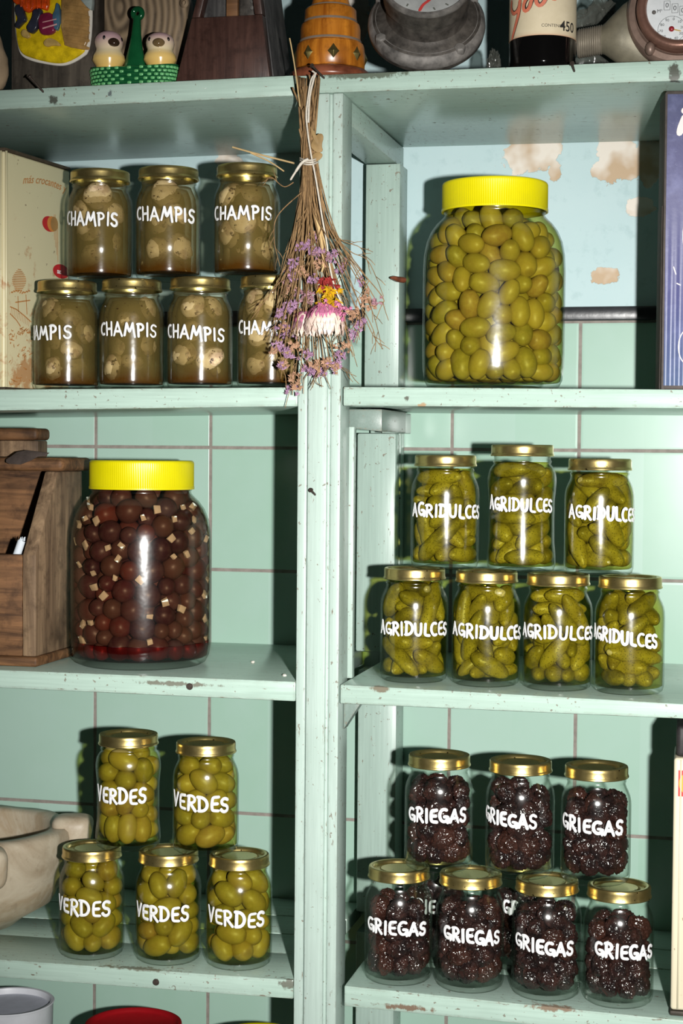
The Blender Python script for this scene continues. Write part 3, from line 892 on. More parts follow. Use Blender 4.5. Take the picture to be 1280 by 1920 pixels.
# ---- VERDES: green olives
BRINE_V = liquid_material('clear_green_brine', (.82, .80, .40))
BRINE_A = liquid_material('yellow_pickle_brine', (.79, .755, .34))
def liquid_mesh(name, prof, t, zb, ztop, mat, seg=56):
    inn = inner_of(prof, t+.0002, zb+.0004)
    pts = [p for p in inn if p[1] < ztop]
    r = np.interp(ztop, [p[1] for p in inn], [p[0] for p in inn])
    pts += [(r, ztop), (r-.0015, ztop-.0007), (.0001, ztop-.0009)]
    return MB().lathe(pts, seg).mesh(name, mat, sharp=50)
ME_BR_V = liquid_mesh('brine', jar_profile(), .0012, .0062, .1125, BRINE_V)
ME_BR_VT = liquid_mesh('brine', jar_profile(True, K_V), .0012, .0062, .116, BRINE_V)
ME_BR_A = liquid_mesh('brine', jar_profile(), .0012, .0062, .1125, BRINE_A)
ME_BR_AT = liquid_mesh('brine', jar_profile(True, K_A), .0012, .0062, .122, BRINE_A)
def olive_bodies(n, rng, hl=.0172, r=.0120, lo=.88, hi=1.06):
    s = rng.uniform(lo, hi, n)
    off = np.zeros((n, 3, 3)); d = hl-r*.80
    off[:, 0, 2] = -d; off[:, 2, 2] = d
    rad = np.stack([np.full(n, r*.80), np.full(n, r), np.full(n, r*.80)], 1)
    return off*s[:, None, None], rad*s[:, None], s
verdes = [('V3', 172, .050, 'lower', 0, 113, 205, 1703, -.06, 121), ('V4', 315.5, .050, 'lower', 1, 258.5, 352, 1713, -.05, 122), ('V5', 448, .050, 'lower', 2, 393, 493, 1723, -.06, 122.5),
          ('V1', 240.5, .056, 'upper', 0, 186.5, 271, 1493.5, .0, 116), ('V2', 385.6, .056, 'upper', 1, 328, 426, 1506, -.07, 121.5)]
for i, (key, px, y, row, ix, p0, p1, py, sl, w) in enumerate(verdes):
    z = rest('L4', at(px, 1810, y).x) if row == 'lower' else atop('V%d' % (ix+3), 'V%d' % (ix+4))
    n = 3 if row == 'lower' else 2
    tall = key == 'V1'
    where = '%s VERDES jar of the %s row' % (col_words(ix, n), row)
    t, m = make_jar(key, 'olive_jar', '%sgold-lidded jar of green olives, %s of the %s VERDES row' % ('waisted ' if tall else '', col_words(ix, n), row), 'jar', 'jars of green olives', px, y, z, ME_GLASS_V if tall else ME_GLASS, ME_LID, k=K_V if tall else 1.0)
    link('brine', ME_BR_VT if tall else ME_BR_V, t)
    s0, s1 = arc_of(p0, p1, px, w)
    jar_label('', 'VERDES', s0, s1, py, px, sl, t, m, 140+i, h=.0162, w=.0018, R=JR*(.952 if tall else 1))
    rng = np.random.default_rng(500+i)
    prof = jar_profile(True, K_V) if tall else jar_profile()
    nn = 33 if tall else 31
    off, rad, s = olive_bodies(nn, rng)
    c, R = pack(700+i, off, rad, lim_fn(prof, .0016), .0072, .114 if tall else .108)
    for j in range(nn):
        put('green_olive', ME_OLIVE[j % 7], m @ keep_in(ME_OLIVE[j % 7], body_matrix(I4, c[j], R[j], s[j]), lim_fn(prof, .0018)), 'green olive in brine inside the '+where, 'olive', 'olives in the '+where)

# ---- AGRIDULCES: gherkins
agri = [('A4', 776, .068, 'lower', 0, 714, 837, 1179, -.02, 130), ('A5', 911, .068, 'lower', 1, 849, 975.5, 1184.5, -.05, 131), ('A6', 1045, .068, 'lower', 2, 981, 1109, 1186, -.03, 131), ('A7', 1179.6, .068, 'lower', 3, 1113.5, 1231, 1195, -.12, 134),
        ('A1', 834, .070, 'upper', 0, 774, 897, 958, -.03, 129), ('A2', 977.5, .070, 'upper', 1, 919, 1033, 946, -.04, 127), ('A3', 1123, .070, 'upper', 2, 1067, 1188, 963, -.06, 133)]
for i, (key, px, y, row, ix, p0, p1, py, sl, w) in enumerate(agri):
    z = rest('R3', at(px, 1295, y).x) if row == 'lower' else atop('A%d' % (ix+4), 'A%d' % (ix+5))
    n = 4 if row == 'lower' else 3
    tall = key == 'A2'
    where = '%s AGRIDULCES jar of the %s row' % (col_words(ix, n), row)
    t, m = make_jar(key, 'gherkin_jar', '%sgold-lidded jar of gherkins, %s of the %s AGRIDULCES row' % ('tall waisted ' if tall else '', col_words(ix, n), row), 'jar', 'jars of gherkins', px, y, z, ME_GLASS_A if tall else ME_GLASS, ME_LID, k=K_A if tall else 1.0)
    link('brine', ME_BR_AT if tall else ME_BR_A, t)
    s0, s1 = arc_of(p0, p1, px, w)
    jar_label('', 'AGRIDULCES', s0, s1, py, px, sl, t, m, 180+i, h=.0134, w=.0016, R=JR*(.952 if tall else 1))
    rng = random.Random(900+i)
    prof = jar_profile(True, K_A) if tall else jar_profile()
    nn = 27
    ss = [GSEEDS[rng.randrange(14)] for _ in range(nn)]
    if tall: ss = [q for q in GSEEDS if gherkin_shape(q)[0] < .030]*6; ss = ss[:33]; nn = len(ss)
    bal = [gherkin_balls(q) for q in ss]
    cm = np.array([b[0].mean(0) for b in bal])
    c, R = pack(950+i, np.array([b[0] for b in bal]), np.array([b[1] for b in bal]), lim_fn(prof, .0016), .0072, .118 if tall else .108, iters=200)
    for j in range(nn):
        cc = c[j]-R[j]@cm[j]
        put('gherkin', ME_GHERKIN[ss[j]], m @ keep_in(ME_GHERKIN[ss[j]], body_matrix(I4, c[j]-R[j]@cm[j]*.965, R[j], .965), lim_fn(prof, .0018)), 'yellow-green gherkin in brine inside the '+where, 'gherkin', 'gherkins in the '+where)

# ---- GRIEGAS: wrinkled black olives, dry in the jar
gri = [('G4', 747, .047, 'lower', 0, 690.5, 796.5, 1740, -.04, 128), ('G5', 881, .047, 'lower', 1, 832.5, 935.5, 1755, -.09, 131), ('G6', 1024, .047, 'lower', 2, 967, 1073, 1774, -.10, 132), ('G7', 1159, .047, 'lower', 3, 1116, 1221, 1784, -.06, 134),
       ('G1', 822.4, .055, 'upper', 0, 768, 871.5, 1529, .0, 127), ('G2', 974.5, .055, 'upper', 1, 911, 1005, 1536, -.08, 131), ('G3', 1116.6, .055, 'upper', 2, 1055.5, 1165.5, 1549, -.06, 132),
       ('H1', 816, .145, 'back', 0, 768, 862, 1700, -.03, 122), ('H2', 975, .145, 'back', 1, 944, 1030, 1703, -.03, 122)]
for i, (key, px, y, row, ix, p0, p1, py, sl, w) in enumerate(gri):
    xx = at(px, 1870, y).x
    if row == 'upper': z = atop('G%d' % (ix+4), 'G%d' % (ix+5))
    else: z = rest('R4', xx)
    n = {'lower': 4, 'upper': 3, 'back': 2}[row]
    if row == 'back':
        where = '%s GRIEGAS jar hidden behind the front row' % col_words(ix, n)
        lab = 'jar of black olives half hidden behind the lower GRIEGAS row, %s of two' % col_words(ix, n)
    else:
        where = '%s GRIEGAS jar of the %s row' % (col_words(ix, n), row)
        lab = 'gold-lidded jar of wrinkled black olives, %s of the %s GRIEGAS row' % (col_words(ix, n), row)
    t, m = make_jar(key, 'olive_jar', lab, 'jar', 'jars of black olives', px, y, z, ME_GLASS, ME_LID)
    s0, s1 = arc_of(p0, p1, px, w)
    jar_label('', 'GRIEGAS', s0, s1, py, px, sl, t, m, 220+i, h=.0140, w=.0018)
    nn = 37 if row != 'back' else 26
    rng = np.random.default_rng(1100+i)
    off, rad, s = olive_bodies(nn, rng, .0129, .0110, .92, 1.12)
    top = {'G1': .104, 'G2': .102, 'G3': .094, 'G4': .090, 'G5': .098, 'G6': .098, 'G7': .090}.get(key, .1)
    c, R = pack(1200+i, off, rad, lim_fn(jar_profile(), .0016), .0064, top, iters=140)
    for j in range(nn):
        put('black_olive', ME_WRINK[j % 7], m @ keep_in(ME_WRINK[j % 7], body_matrix(I4, c[j], R[j], s[j]), lim_fn(jar_profile(), .0016)), 'wrinkled black olive inside the '+where, 'olive', 'olives in the '+where)

# ---- the big jar of green olives
zO = rest('R2', -.2844, .069)
t, m = make_jar('O', 'olive_jar', 'large glass jar of green olives with a yellow screw lid, alone on its shelf', 'jar', None, 924.5, .100, zO, ME_GLASS_BIG, ME_BIGLID)
link('brine', liquid_mesh('brine', BIGP, .0016, .0085, .2060, BRINE_V, 80), t)
nn = 244
rng = np.random.default_rng(41)
off, rad, s = olive_bodies(nn, rng, lo=.86, hi=1.05)
c, R = pack(42, off, rad, lim_fn(BIGP, .0021), .0095, .201, hollow=.030, iters=150)
back = MB(); LB = lim_fn(BIGP, .0024)
for j in range(nn):
    if c[j][1] > .018:      # behind the ones in view: one mass
        me_ = ME_OLIVE[j % 7]; bm_ = keep_in(me_, body_matrix(I4, c[j], R[j], s[j]), LB, .0092)
        back.add([bm_ @ v.co for v in me_.vertices], [tuple(p.vertices) for p in me_.polygons])
    else:
        put('green_olive', ME_OLIVE[j % 7], m @ keep_in(ME_OLIVE[j % 7], body_matrix(I4, c[j], R[j], s[j]), LB, .0092), 'green olive in brine inside the large yellow-lidded jar', 'olive', 'olives in the large yellow-lidded jar')
o = back.build('green_olives', OLIVE, sharp=180, weld=False); o.matrix_world = m
tag(o, 'mass of green olives filling the back half of the large yellow-lidded jar', 'olives', kind='stuff')

# ---- the big jar of purple olives with garlic
SC_D = 1.045
zD = rest('L3', -.708, .072)
t, m = make_jar('D', 'olive_jar', 'large glass jar of purple olives and garlic in oil, yellow lid, beside the wooden box', 'jar', None, 264.7, .106, zD, ME_GLASS_BIG, ME_BIGLID, scale=SC_D)
OIL = liquid_material('amber_olive_oil', (.66, .52, .40)); VIN = liquid_material('red_vinegar', (.60, .16, .13))
prof_o = [(r, z) for r, z in BIGP]
inn = inner_of(BIGP, .0020, .0089)
def slab(name, z0, z1, mat, dz=.0004):
    zs = [p[1] for p in inn]; rs = [p[0] for p in inn]
    pts = [(.0001, z0)]+[(float(np.interp(z0, zs, rs))-.0003, z0)]+[(p[0]-.0003, p[1]) for p in inn if z0+.0005 < p[1] < z1-.0005]+[(float(np.interp(z1, zs, rs))-.0003, z1), (.0001, z1)]
    return MB().lathe(pts, 80).mesh(name, mat, sharp=50)
link('vinegar', slab('vinegar', .0092, .0265, VIN), t)
link('oil', slab('oil', .0268, .2055, OIL), t)
nn = 262
rng = np.random.default_rng(77)
off, rad, s = olive_bodies(nn, rng, .0128, .0117, .80, 1.22)
c, R = pack(78, off, rad, lim_fn(BIGP, .0024), .0095, .200, hollow=.046, iters=150)
for j in range(nn):
    put('purple_olive', ME_PURPLE[j % 6], m @ keep_in(ME_PURPLE[j % 6], body_matrix(I4, c[j], R[j], s[j]), LB, .0096), 'purple-brown olive in oil inside the large jar with garlic', 'olive', 'purple olives in the large jar')
def cube_mesh(seed):
    rng = random.Random(seed)
    a, b, d = rng.uniform(.0022, .0048), rng.uniform(.0022, .0042), rng.uniform(.0014, .0026)
    mb = MB().box((-a, -d, -b), (a, d, b))
    mb.v = [tuple(q+rng.uniform(-.0008, .0008) for q in v) for v in mb.v]
    return mb.mesh('garlic_piece', GARLIC, bevel=.0006)
ME_CUBE = [cube_mesh(s) for s in range(8)]
rng = random.Random(5); balls = (c[:, None]+np.einsum('nij,nkj->nki', R, off)).reshape(-1, 3); br = rad.reshape(-1)
cand = []
lmD = lim_fn(BIGP, .0021)
for _ in range(2500):
    th = rng.uniform(-1.5, 1.5); zz = rng.uniform(.016, .19); rho = float(lmD(zz))-.0036
    p = np.array([rho*math.sin(th), -rho*math.cos(th), zz])
    cl = (np.sqrt(((balls-p)**2).sum(1))-br).min()
    cand.append((cl+rng.uniform(0, .006), th, p))
cand.sort(key=lambda q: -q[0]); got = []
for cl, th, p in cand:
    if len(got) >= 38: break
    if all(np.linalg.norm(p-q) > .0150 for q in got):
        got.append(p)
        mm = m @ Matrix.Translation(Vector(p)) @ Matrix.Rotation(th, 4, 'Z') @ Matrix.Rotation(rng.uniform(-.5, .5), 4, 'X') @ Matrix.Rotation(rng.uniform(0, 3), 4, 'Y')
        put('garlic_piece', ME_CUBE[len(got) % 8], mm, 'pale garlic piece among the purple olives in the large jar', 'garlic', 'garlic pieces in the large jar')
# ------------------------------------------------------------------ props: shared bits
def flat_poly(pts3, n, th):
    """plate with the outline pts3 (world points on one plane), raised by th along n"""
    m = len(pts3)
    return [tuple(p) for p in pts3]+[tuple(p+n*th) for p in pts3], [tuple(range(m-1, -1, -1)), tuple(range(m, 2*m))]+[(i, (i+1) % m, m+(i+1) % m, m+i) for i in range(m)]

def smooth_closed(pts, it=2):
    for _ in range(it):
        out = []
        for i in range(len(pts)):
            a, b = pts[i], pts[(i+1) % len(pts)]
            out += [a*.75+b*.25, a*.25+b*.75]
        pts = out
    return pts

def plate(name, px, y, th, mat, parent, smooth=2, bevel=.0008, back=0.0):
    """raised plate whose outline was read at photo pixels on the plane y, facing the viewer's side"""
    pts = [at(a, b, y) for a, b in px]
    if smooth: pts = smooth_closed(pts, smooth)
    loc = parent.matrix_basis.translation
    pts = [p-loc for p in pts]
    v, f = flat_poly(pts, Vector((0, -1, 0)), th)
    return MB().add(v, f).build(name, mat, parent, bevel=bevel, sharp=50)

def text_mesh_pts(text, size, bold=0.0, shear=0.0):
    cu = bpy.data.curves.new('lettering', 'FONT'); cu.body = text; cu.size = size; cu.offset = bold; cu.shear = shear
    cu.align_x = 'CENTER'; cu.align_y = 'CENTER'; cu.resolution_u = 3
    o = bpy.data.objects.new('lettering', cu); COL.objects.link(o)
    dg = bpy.context.evaluated_depsgraph_get()
    me = bpy.data.meshes.new_from_object(o.evaluated_get(dg))
    v = [tuple(q.co) for q in me.vertices]; f = [tuple(p.vertices) for p in me.polygons]
    bpy.data.objects.remove(o); bpy.data.curves.remove(cu); bpy.data.meshes.remove(me)
    return v, f

def flat_text(text, size, place, mb, bold=0.0, shear=0.0, rot=0.0, raise_=.0003):
    """place(u, v, h) -> 3D point"""
    v, f = text_mesh_pts(text, size, bold, shear)
    c, s = math.cos(rot), math.sin(rot)
    mb.add([place(a*c-b*s, a*s+b*c, raise_) for a, b, _ in v], f)

def strokes_on(place, strokes, w, mb, h=.0003, closed=False):
    for st in strokes:
        P = [Vector(p) for p in st]
        out = [P[0]]
        for a, b in zip(P, P[1:]):
            n = max(1, int((b-a).length/(w*1.2)))
            out += [a.lerp(b, (i+1)/n) for i in range(n)]
        for _ in range(2):
            if len(out) > 2: out = [out[0]]+[(out[i-1]+out[i]*2+out[i+1])/4 for i in range(1, len(out)-1)]+[out[-1]]
        vs_ = []
        for i, p in enumerate(out):
            t = (out[min(i+1, len(out)-1)]-out[max(i-1, 0)]); t = t.normalized() if t.length > 0 else Vector((1, 0))
            nn = Vector((-t.y, t.x)); k = .5 if i in (0, len(out)-1) else 1
            vs_ += [place(*(p+nn*w*k), h), place(*(p-nn*w*k), h)]
        mb.add(vs_, [(2*i, 2*i+1, 2*i+3, 2*i+2) for i in range(len(out)-1)])

INK = plain('dark_print_ink', hexc(40, 38, 36), .6, var=.1)
WALNUT = wood('dark_walnut', hexc(50, 32, 28), hexc(84, 58, 50), 'z', 1.0, .38, .4)
GREYWOOD = wood('grey_dusty_wood', hexc(48, 47, 48), hexc(92, 90, 88), 'z', 1.0, .6, .3)
BARK = wood('dark_bark_board', hexc(40, 36, 32), hexc(92, 84, 74), 'z', .8, .75, .2, bump=.8)
OLDWOOD = wood('worn_brown_wood', hexc(50, 32, 20), hexc(140, 100, 66), 'x', .7, .6, .25, bump=.6)
SIDEWOOD = wood('worn_tan_wood', hexc(80, 62, 48), hexc(152, 126, 98), 'z', .7, .6, .25, bump=.6)
SWIRL = wood('carved_swirl_wood', hexc(70, 58, 46), hexc(128, 110, 88), 'z', .6, .6, .25, rings=True, bump=.6)
ORANGE_WOOD = wood('varnished_orange_wood', hexc(132, 68, 14), hexc(205, 130, 42), 'z', .8, .3, .5, bump=.15)
REDWOOD = wood('varnished_red_brown_wood', hexc(98, 48, 30), hexc(142, 82, 58), 'x', .8, .3, .5, bump=.15)
DUSTY = plain('dusty_grey_metal', hexc(112, 108, 104), .65, .2, var=.6, scale=70, bump=.6)
DUSTYD = plain('dark_grimy_metal', hexc(74, 69, 64), .55, .25, var=.6, scale=85, bump=.5)
BRASS = plain('tarnished_brass', hexc(128, 116, 70), .35, .8, var=.3, scale=90, bump=.2)
COPPER = plain('dull_copper_metal', hexc(138, 116, 104), .42, .35, var=.25, scale=60, bump=.2)
DIALW = plain('white_dial_face', hexc(226, 230, 232), .4, var=.05, scale=150)
DIALG = plain('stained_dial_face', hexc(176, 178, 176), .35, var=.18, scale=45)
NAILM = plain('rusty_iron', hexc(74, 64, 58), .6, .5, var=.4, scale=300, bump=.4)
REDP = plain('faded_red_paint', hexc(206, 70, 66), .5, var=.1)
def zL1(x): return SHELF['L1'](x)
def zR1(x): return SHELF['R1'](x)

# ------------------------------------------------------------------ top shelf, left to right
# tan stone, cut by the frame
p = at(-32, 95, .075); z0 = zL1(p.x)
mb = MB(); sd = Vector((3.1, 2.2, .5))
mb.ball((0, 0, .046), (.031, .022, .047), 32, 24, fn=lambda d: Vector((d.x, d.y, max(d.z, -.985)))*(1+.10*noise.noise(d*1.8+sd)+.03*noise.noise(d*6+sd)))
zmin = min(v[2] for v in mb.v); mb.v = [(a, b, c-zmin) for a, b, c in mb.v]
o = mb.build('stone', plain('tan_stone', hexc(176, 152, 122), .7, var=.22, scale=35, bump=.6), sharp=180)
o.location = (p.x, .075, z0); tag(o, 'rounded tan stone at the far left end of the top shelf', 'stone')

# plaque: painted relief on a dark board
yP = .040
a = at(20, 160, yP); b = at(183, 158, yP)
root = thing('relief_plaque', 'dark bark board with a painted plaster relief of boots and yellow ground', 'plaque', ((a.x+b.x)/2, yP, zL1((a.x+b.x)/2)+.0004))
hw = (b.x-a.x)/2
mb = MB().box((-hw, 0, .0004), (hw, .024, .155))
bmv = []
mb.build('board', BARK, root, bevel=.003)
def ptile(rgb, **k): return plain('glazed_relief_paint', tuple(min(1, x*1.35) for x in rgb), .22, var=.32, scale=k.get('scale', 70), bump=k.get('bump', .6))
WHITEP = plain('bare_plaster', hexc(222, 216, 205), .7, var=.1, scale=80, bump=.4)
YELG = ptile(hexc(196, 168, 20), scale=120, bump=1.0); ORG = ptile(hexc(196, 70, 18), scale=140, bump=1.0); BOOT = ptile(hexc(44, 46, 58)); PUR = ptile(hexc(110, 30, 56)); BLU = ptile(hexc(66, 98, 118)); HUT = ptile(hexc(150, 116, 70)); TANP = ptile(hexc(176, 146, 84)); GRYP = ptile(hexc(140, 150, 146))
plate('plaster_rim', [(28,-30),(29,50),(35,90),(42,107),(62,116),(86,121),(112,125),(130,123),(152,112),(171,97),(176,20),(170,-30)], yP, .0035, WHITEP, root, 2, .001)
plate('ground', [(31,-30),(32,55),(36,88),(44,103),(60,110),(86,117),(110,121),(128,119),(150,108),(167,93),(140,80),(118,60),(118,-30)], yP, .0060, YELG, root, 2, .002)
plate('hut', [(119,-30),(118,82),(142,88),(168,96),(171,20),(150,-30)], yP, .0075, HUT, root, 1, .0015)
for k in range(6):
    y0_ = 8+k*14
    plate('hut_course', [(121, y0_),(121, y0_+9),(168, y0_+15+k*.6),(169, y0_+6+k*.6)], yP-.0073, .0012, HUT, root, 1, .0008)
plate('roof', [(140,-30),(150,-4),(172,22),(178,20),(178,-30)], yP, .0095, GRYP, root, 1, .001)
plate('skirt', [(30,-30),(28,4),(36,12),(44,14),(55,28),(63,26),(72,17),(86,21),(97,25),(99,-30)], yP, .0105, ORG, root, 1, .002)
for k in range(6):
    xk = 38+k*10
    plate('skirt_fold', [(xk+4, -30), (xk, 4), (xk+1+(k % 2)*2, 20-abs(k-2.5)*2), (xk+4, 18-abs(k-2.5)*2), (xk+5, 2), (xk+8, -30)], yP-.0103, .0022, ORG, root, 1, .0009)
plate('boot', [(36,14),(47,12),(52,26),(57,41),(48,48),(39,59),(35,51),(42,40),(36,28)], yP, .0120, BOOT, root, 2, .003)
plate('boot', [(68,22),(86,19),(84,32),(78,45),(77,58),(65,69),(55,57),(62,46),(68,35)], yP, .0125, BOOT, root, 2, .003)
plate('shoe_sole', [(44,62),(52,56),(63,69),(59,76),(46,72)], yP, .0095, TANP, root, 1, .0015)
plate('bag', [(77,33),(92,27),(105,28),(110,50),(109,66),(90,70),(80,66)], yP, .0120, PUR, root, 1, .0025)
plate('bag_strap', [(80,52),(80,55),(107,47),(107,44)], yP-.0118, .001, ptile(hexc(200, 150, 150)), root, 0, .0003)
plate('bag_strap', [(80,41),(80,43),(106,37),(106,35)], yP-.0118, .001, ptile(hexc(200, 150, 150)), root, 0, .0003)
plate('bottle', [(112,10),(116,10),(118,24),(119,42),(114,63),(107,56),(105,32),(110,24)], yP, .0115, BLU, root, 2, .0025)
plate('stones', [(86,84),(92,76),(102,74),(116,82),(120,90),(104,88),(92,92)], yP, .0095, TANP, root, 2, .002)

# green basket of a ceramic shaker set, with the two bird shakers sitting in it
def green_glaze():
    m = NT('green_ceramic_glaze'); co = m.coord(); n = m.noise(co, 70, 3)
    return m.done(m.pbr(m.mix(n, hexc(8, 58, 32), hexc(26, 98, 56)), .12, 0, .6, m.bump(n, .1, .0008)))
GREEN = green_glaze(); GREENL = plain('light_green_glaze', hexc(112, 188, 122), .14, var=.15, scale=200)
yB = .042
pc = at(251, 130, yB)
zb = zL1(pc.x)
sz = .00060*1.0
def bx_(px): return at(px, 140, yB).x-pc.x
w2 = (bx_(334)-bx_(171))/2; off_x = (bx_(334)+bx_(171))/2
root = thing('ceramic_basket', 'green glazed ceramic basket with a tall handle, woven pattern, holding two bird shakers', 'basket', (pc.x+off_x, yB, zb+.0003))
HB = .0262
def outline(t, grow=0.0):   # figure-eight wall
    an = 2*PI*t; c, s = math.cos(an), math.sin(an)
    return Vector(((w2+grow)*math.copysign(abs(c)**.75, c), (.0228+grow)*s*(.80+.20*abs(c)), 0))
N = 96; rows = 12
mb = MB(); vs_ = []
for j in range(rows+1):
    zz = HB*j/rows
    g = -.0025*(1-j/rows)
    for i in range(N):
        q = outline(i/N, g); vs_.append((q.x, q.y, zz+.0015*math.cos(4*PI*i/N)*(j/rows)))
inn_ = []
for j in range(3):
    for i in range(N):
        q = outline(i/N, -.0035); inn_.append((q.x, q.y, HB-.0005-j*.0103))
fs = [(j*N+i, j*N+(i+1) % N, (j+1)*N+(i+1) % N, (j+1)*N+i) for j in range(rows) for i in range(N)]
base = (rows+1)*N
fs += [(rows*N+i, rows*N+(i+1) % N, base+(i+1) % N, base+i) for i in range(N)]
fs += [(base+j*N+i, base+j*N+(i+1) % N, base+(j+1)*N+(i+1) % N, base+(j+1)*N+i) for j in range(2) for i in range(N)]
fs += [tuple(range(N-1, -1, -1)), tuple(base+2*N+i for i in range(N))]
mb.add(vs_+inn_, fs)
bk = mb.build('basket_wall', GREEN, root, sharp=50)
mb = MB()
for j in range(6):
    for i in range(34):
        t = (i+.5*(j % 2))/34
        q = outline(t, .0004-.0025*(1-(j+.5)/6)); q2 = outline(t+.004, .0004-.0025*(1-(j+.5)/6)); tg = (q2-q).normalized(); nn = Vector((tg.y, -tg.x, 0))
        T = Matrix(((tg.x, nn.x, 0, q.x), (tg.y, nn.y, 0, q.y), (0, 0, 1, HB*(j+.55)/6.2), (0, 0, 0, 1)))
        mb.ball((0, 0, 0), (1, 1, 1), 8, 6, fn=lambda d: Vector((math.copysign(abs(d.x)**.6, d.x), d.y, math.copysign(abs(d.z)**.6, d.z))))
        for k in range(len(mb.v)-63, len(mb.v)): mb.v[k] = tuple(T @ Vector((mb.v[k][0]*.0027, mb.v[k][1]*.0009, mb.v[k][2]*.0017)))
mb.build('woven_pattern', GREENL, bk, sharp=180, weld=False)
# handle: flat flared paddle with a round hole end
def handle_mb():
    mb = MB()
    zt = at(257, 19, yB).z-zb; cx = at(258, 19, yB).x-(pc.x+off_x)
    prof = [(.010, HB-.003, .0), (.0135, HB+.002, .0), (.0112, HB+.012, .001), (.0085, HB+.024, .002), (.0060, HB+.038, .0035), (.0047, zt-.014, .0048), (.0046, zt-.008, .005)]
    pts = []
    for w, z, s in prof: pts.append((w, z, cx*min(1, max(0, (z-HB)/(zt-HB)))))
    n = 12; vs_ = []
    for w, z, dx in pts:
        for k in range(n):
            an = 2*PI*k/n
            vs_.append((dx+w*math.copysign(abs(math.cos(an))**.7, math.cos(an)), .0042*math.sin(an), z))
    fs = [(i*n+k, i*n+(k+1) % n, (i+1)*n+(k+1) % n, (i+1)*n+k) for i in range(len(pts)-1) for k in range(n)]+[tuple(range(n-1, -1, -1)), tuple((len(pts)-1)*n+k for k in range(n))]
    mb.add(vs_, fs)
    # ring at the top
    R, r = .0052, .0034
    ring = []
    for i in range(28):
        a = 2*PI*i/28
        for k in range(10):
            b = 2*PI*k/10
            ring.append((cx+(R+r*math.cos(b))*math.cos(a), r*1.1*math.sin(b), zt-.0008+(R+r*math.cos(b))*math.sin(a)-.0035))
    mb.add(ring, [(i*10+k, i*10+(k+1) % 10, ((i+1) % 28)*10+(k+1) % 10, ((i+1) % 28)*10+k) for i in range(28) for k in range(10)])
    return mb
handle_mb().build('handle', GREEN, root, sharp=60)
def bird_mat():
    m = NT('yellow_and_mauve_glaze'); co = m.coord(); z = m.xyz(co)[2]; n = m.noise(co, 60, 3)
    zz = m.math('ADD', z, m.math('MULTIPLY', m.math('SUBTRACT', n, .5), .004))
    c = m.ramp(m.math('DIVIDE', zz, .06), [(.2, hexc(236, 190, 96)), (.55, hexc(242, 206, 126)), (.66, hexc(240, 222, 180)), (.82, hexc(226, 200, 180)), (.93, hexc(204, 168, 172))])
    return m.done(m.pbr(c, .2, 0, .5))
BIRD = bird_mat(); BEAK = plain('brown_glaze', hexc(60, 44, 34), .15, var=.3, scale=200); EYE_ = plain('black_glaze', hexc(30, 26, 28), .2)
for k, (pxc, top, turn, lab) in enumerate([(204, 59, .38, 'yellow ceramic bird shaker with a dark beak, left of the green handle'), (300, 62, -.12, 'yellow ceramic bird shaker with a paler brown beak, right of the green handle')]):
    c = at(pxc, 130, yB); zt = at(pxc, top, yB).z
    H = zt-zb-.0056
    rt = thing('bird_shaker', lab, 'shaker', (c.x, yB, zb+.0056), facing(c)+turn, 'bird shakers in the green basket')
    prof = [(.0001, 0), (.010, 0), (.0130, .006), (.0152, .014), (.0162, .022), (.0168, .028), (.0160, .0335), (.0138, .0375), (.0130, .0400), (.0140, .0435), (.0147, .0475), (.0140, .0520), (.0115, .0560), (.0070, .0588), (.0001, .0597)]
    sc = H/.0597
    prof = [((r*1.13 if z > .0272 else min(r, .0148)), z*sc) for r, z in prof]
    mb = MB().lathe(prof, 40)
    mb.v = [(x, y*(1.02), z) for x, y, z in mb.v]
    mb.build('body', BIRD, rt, sharp=180)
    T = Matrix.Translation((0, -.0128, .0455*sc)) @ Matrix.Rotation(.5, 4, 'X')
    MB().ball((0, -.0152, .0455*sc), (.0072, .0058, .0052), 20, 12, fn=lambda d: Vector((d.x*(1-.25*max(0, -d.y)), d.y, d.z-.25*max(0, -d.y)))).build('beak', BEAK if k == 0 else plain('pale_brown_glaze', hexc(120, 98, 66), .15, var=.4, scale=150), rt, sharp=180)
    for s in (-1, 1):
        MB().ball((s*.0105, -.0118, .0498*sc), (.0019, .0016, .0027), 12, 8).build('eye', EYE_, rt, sharp=180)

# carved swirl-grained wood behind the birds
yC = .115
root = thing('carved_wood', 'weathered brown carved wood slab with swirling grain, behind the bird shakers', 'wood carving', (at(272, 100, yC).x, yC, zL1(-.68)+.0004))
pts = smooth_closed([at(q[0], q[1], yC)-root.location for q in [(183,-60),(184,40),(190,100),(205,140),(222,162),(318,160),(338,120),(352,70),(362,20),(366,-60)]], 2)
zm_ = min(p.z for p in pts)
pts = [Vector((p.x, 0, p.z-zm_)) for p in pts]
v, f = flat_poly(pts, Vector((0, -1, 0)), .03)
MB().add(v, f).build('slab', SWIRL, root, bevel=.006, bseg=3, sharp=60)
q = at(346, 6, yC-.030)-root.location
MB().lathe([(.0028, 0), (.0045, .0), (.0060, .002), (.0045, .004), (.0028, .004)], 24, closed=True, T=Matrix.Translation((q.x, q.y, q.z)) @ Matrix.Rotation(PI/2, 4, 'X')).build('eyelet', SWIRL, root, sharp=60)

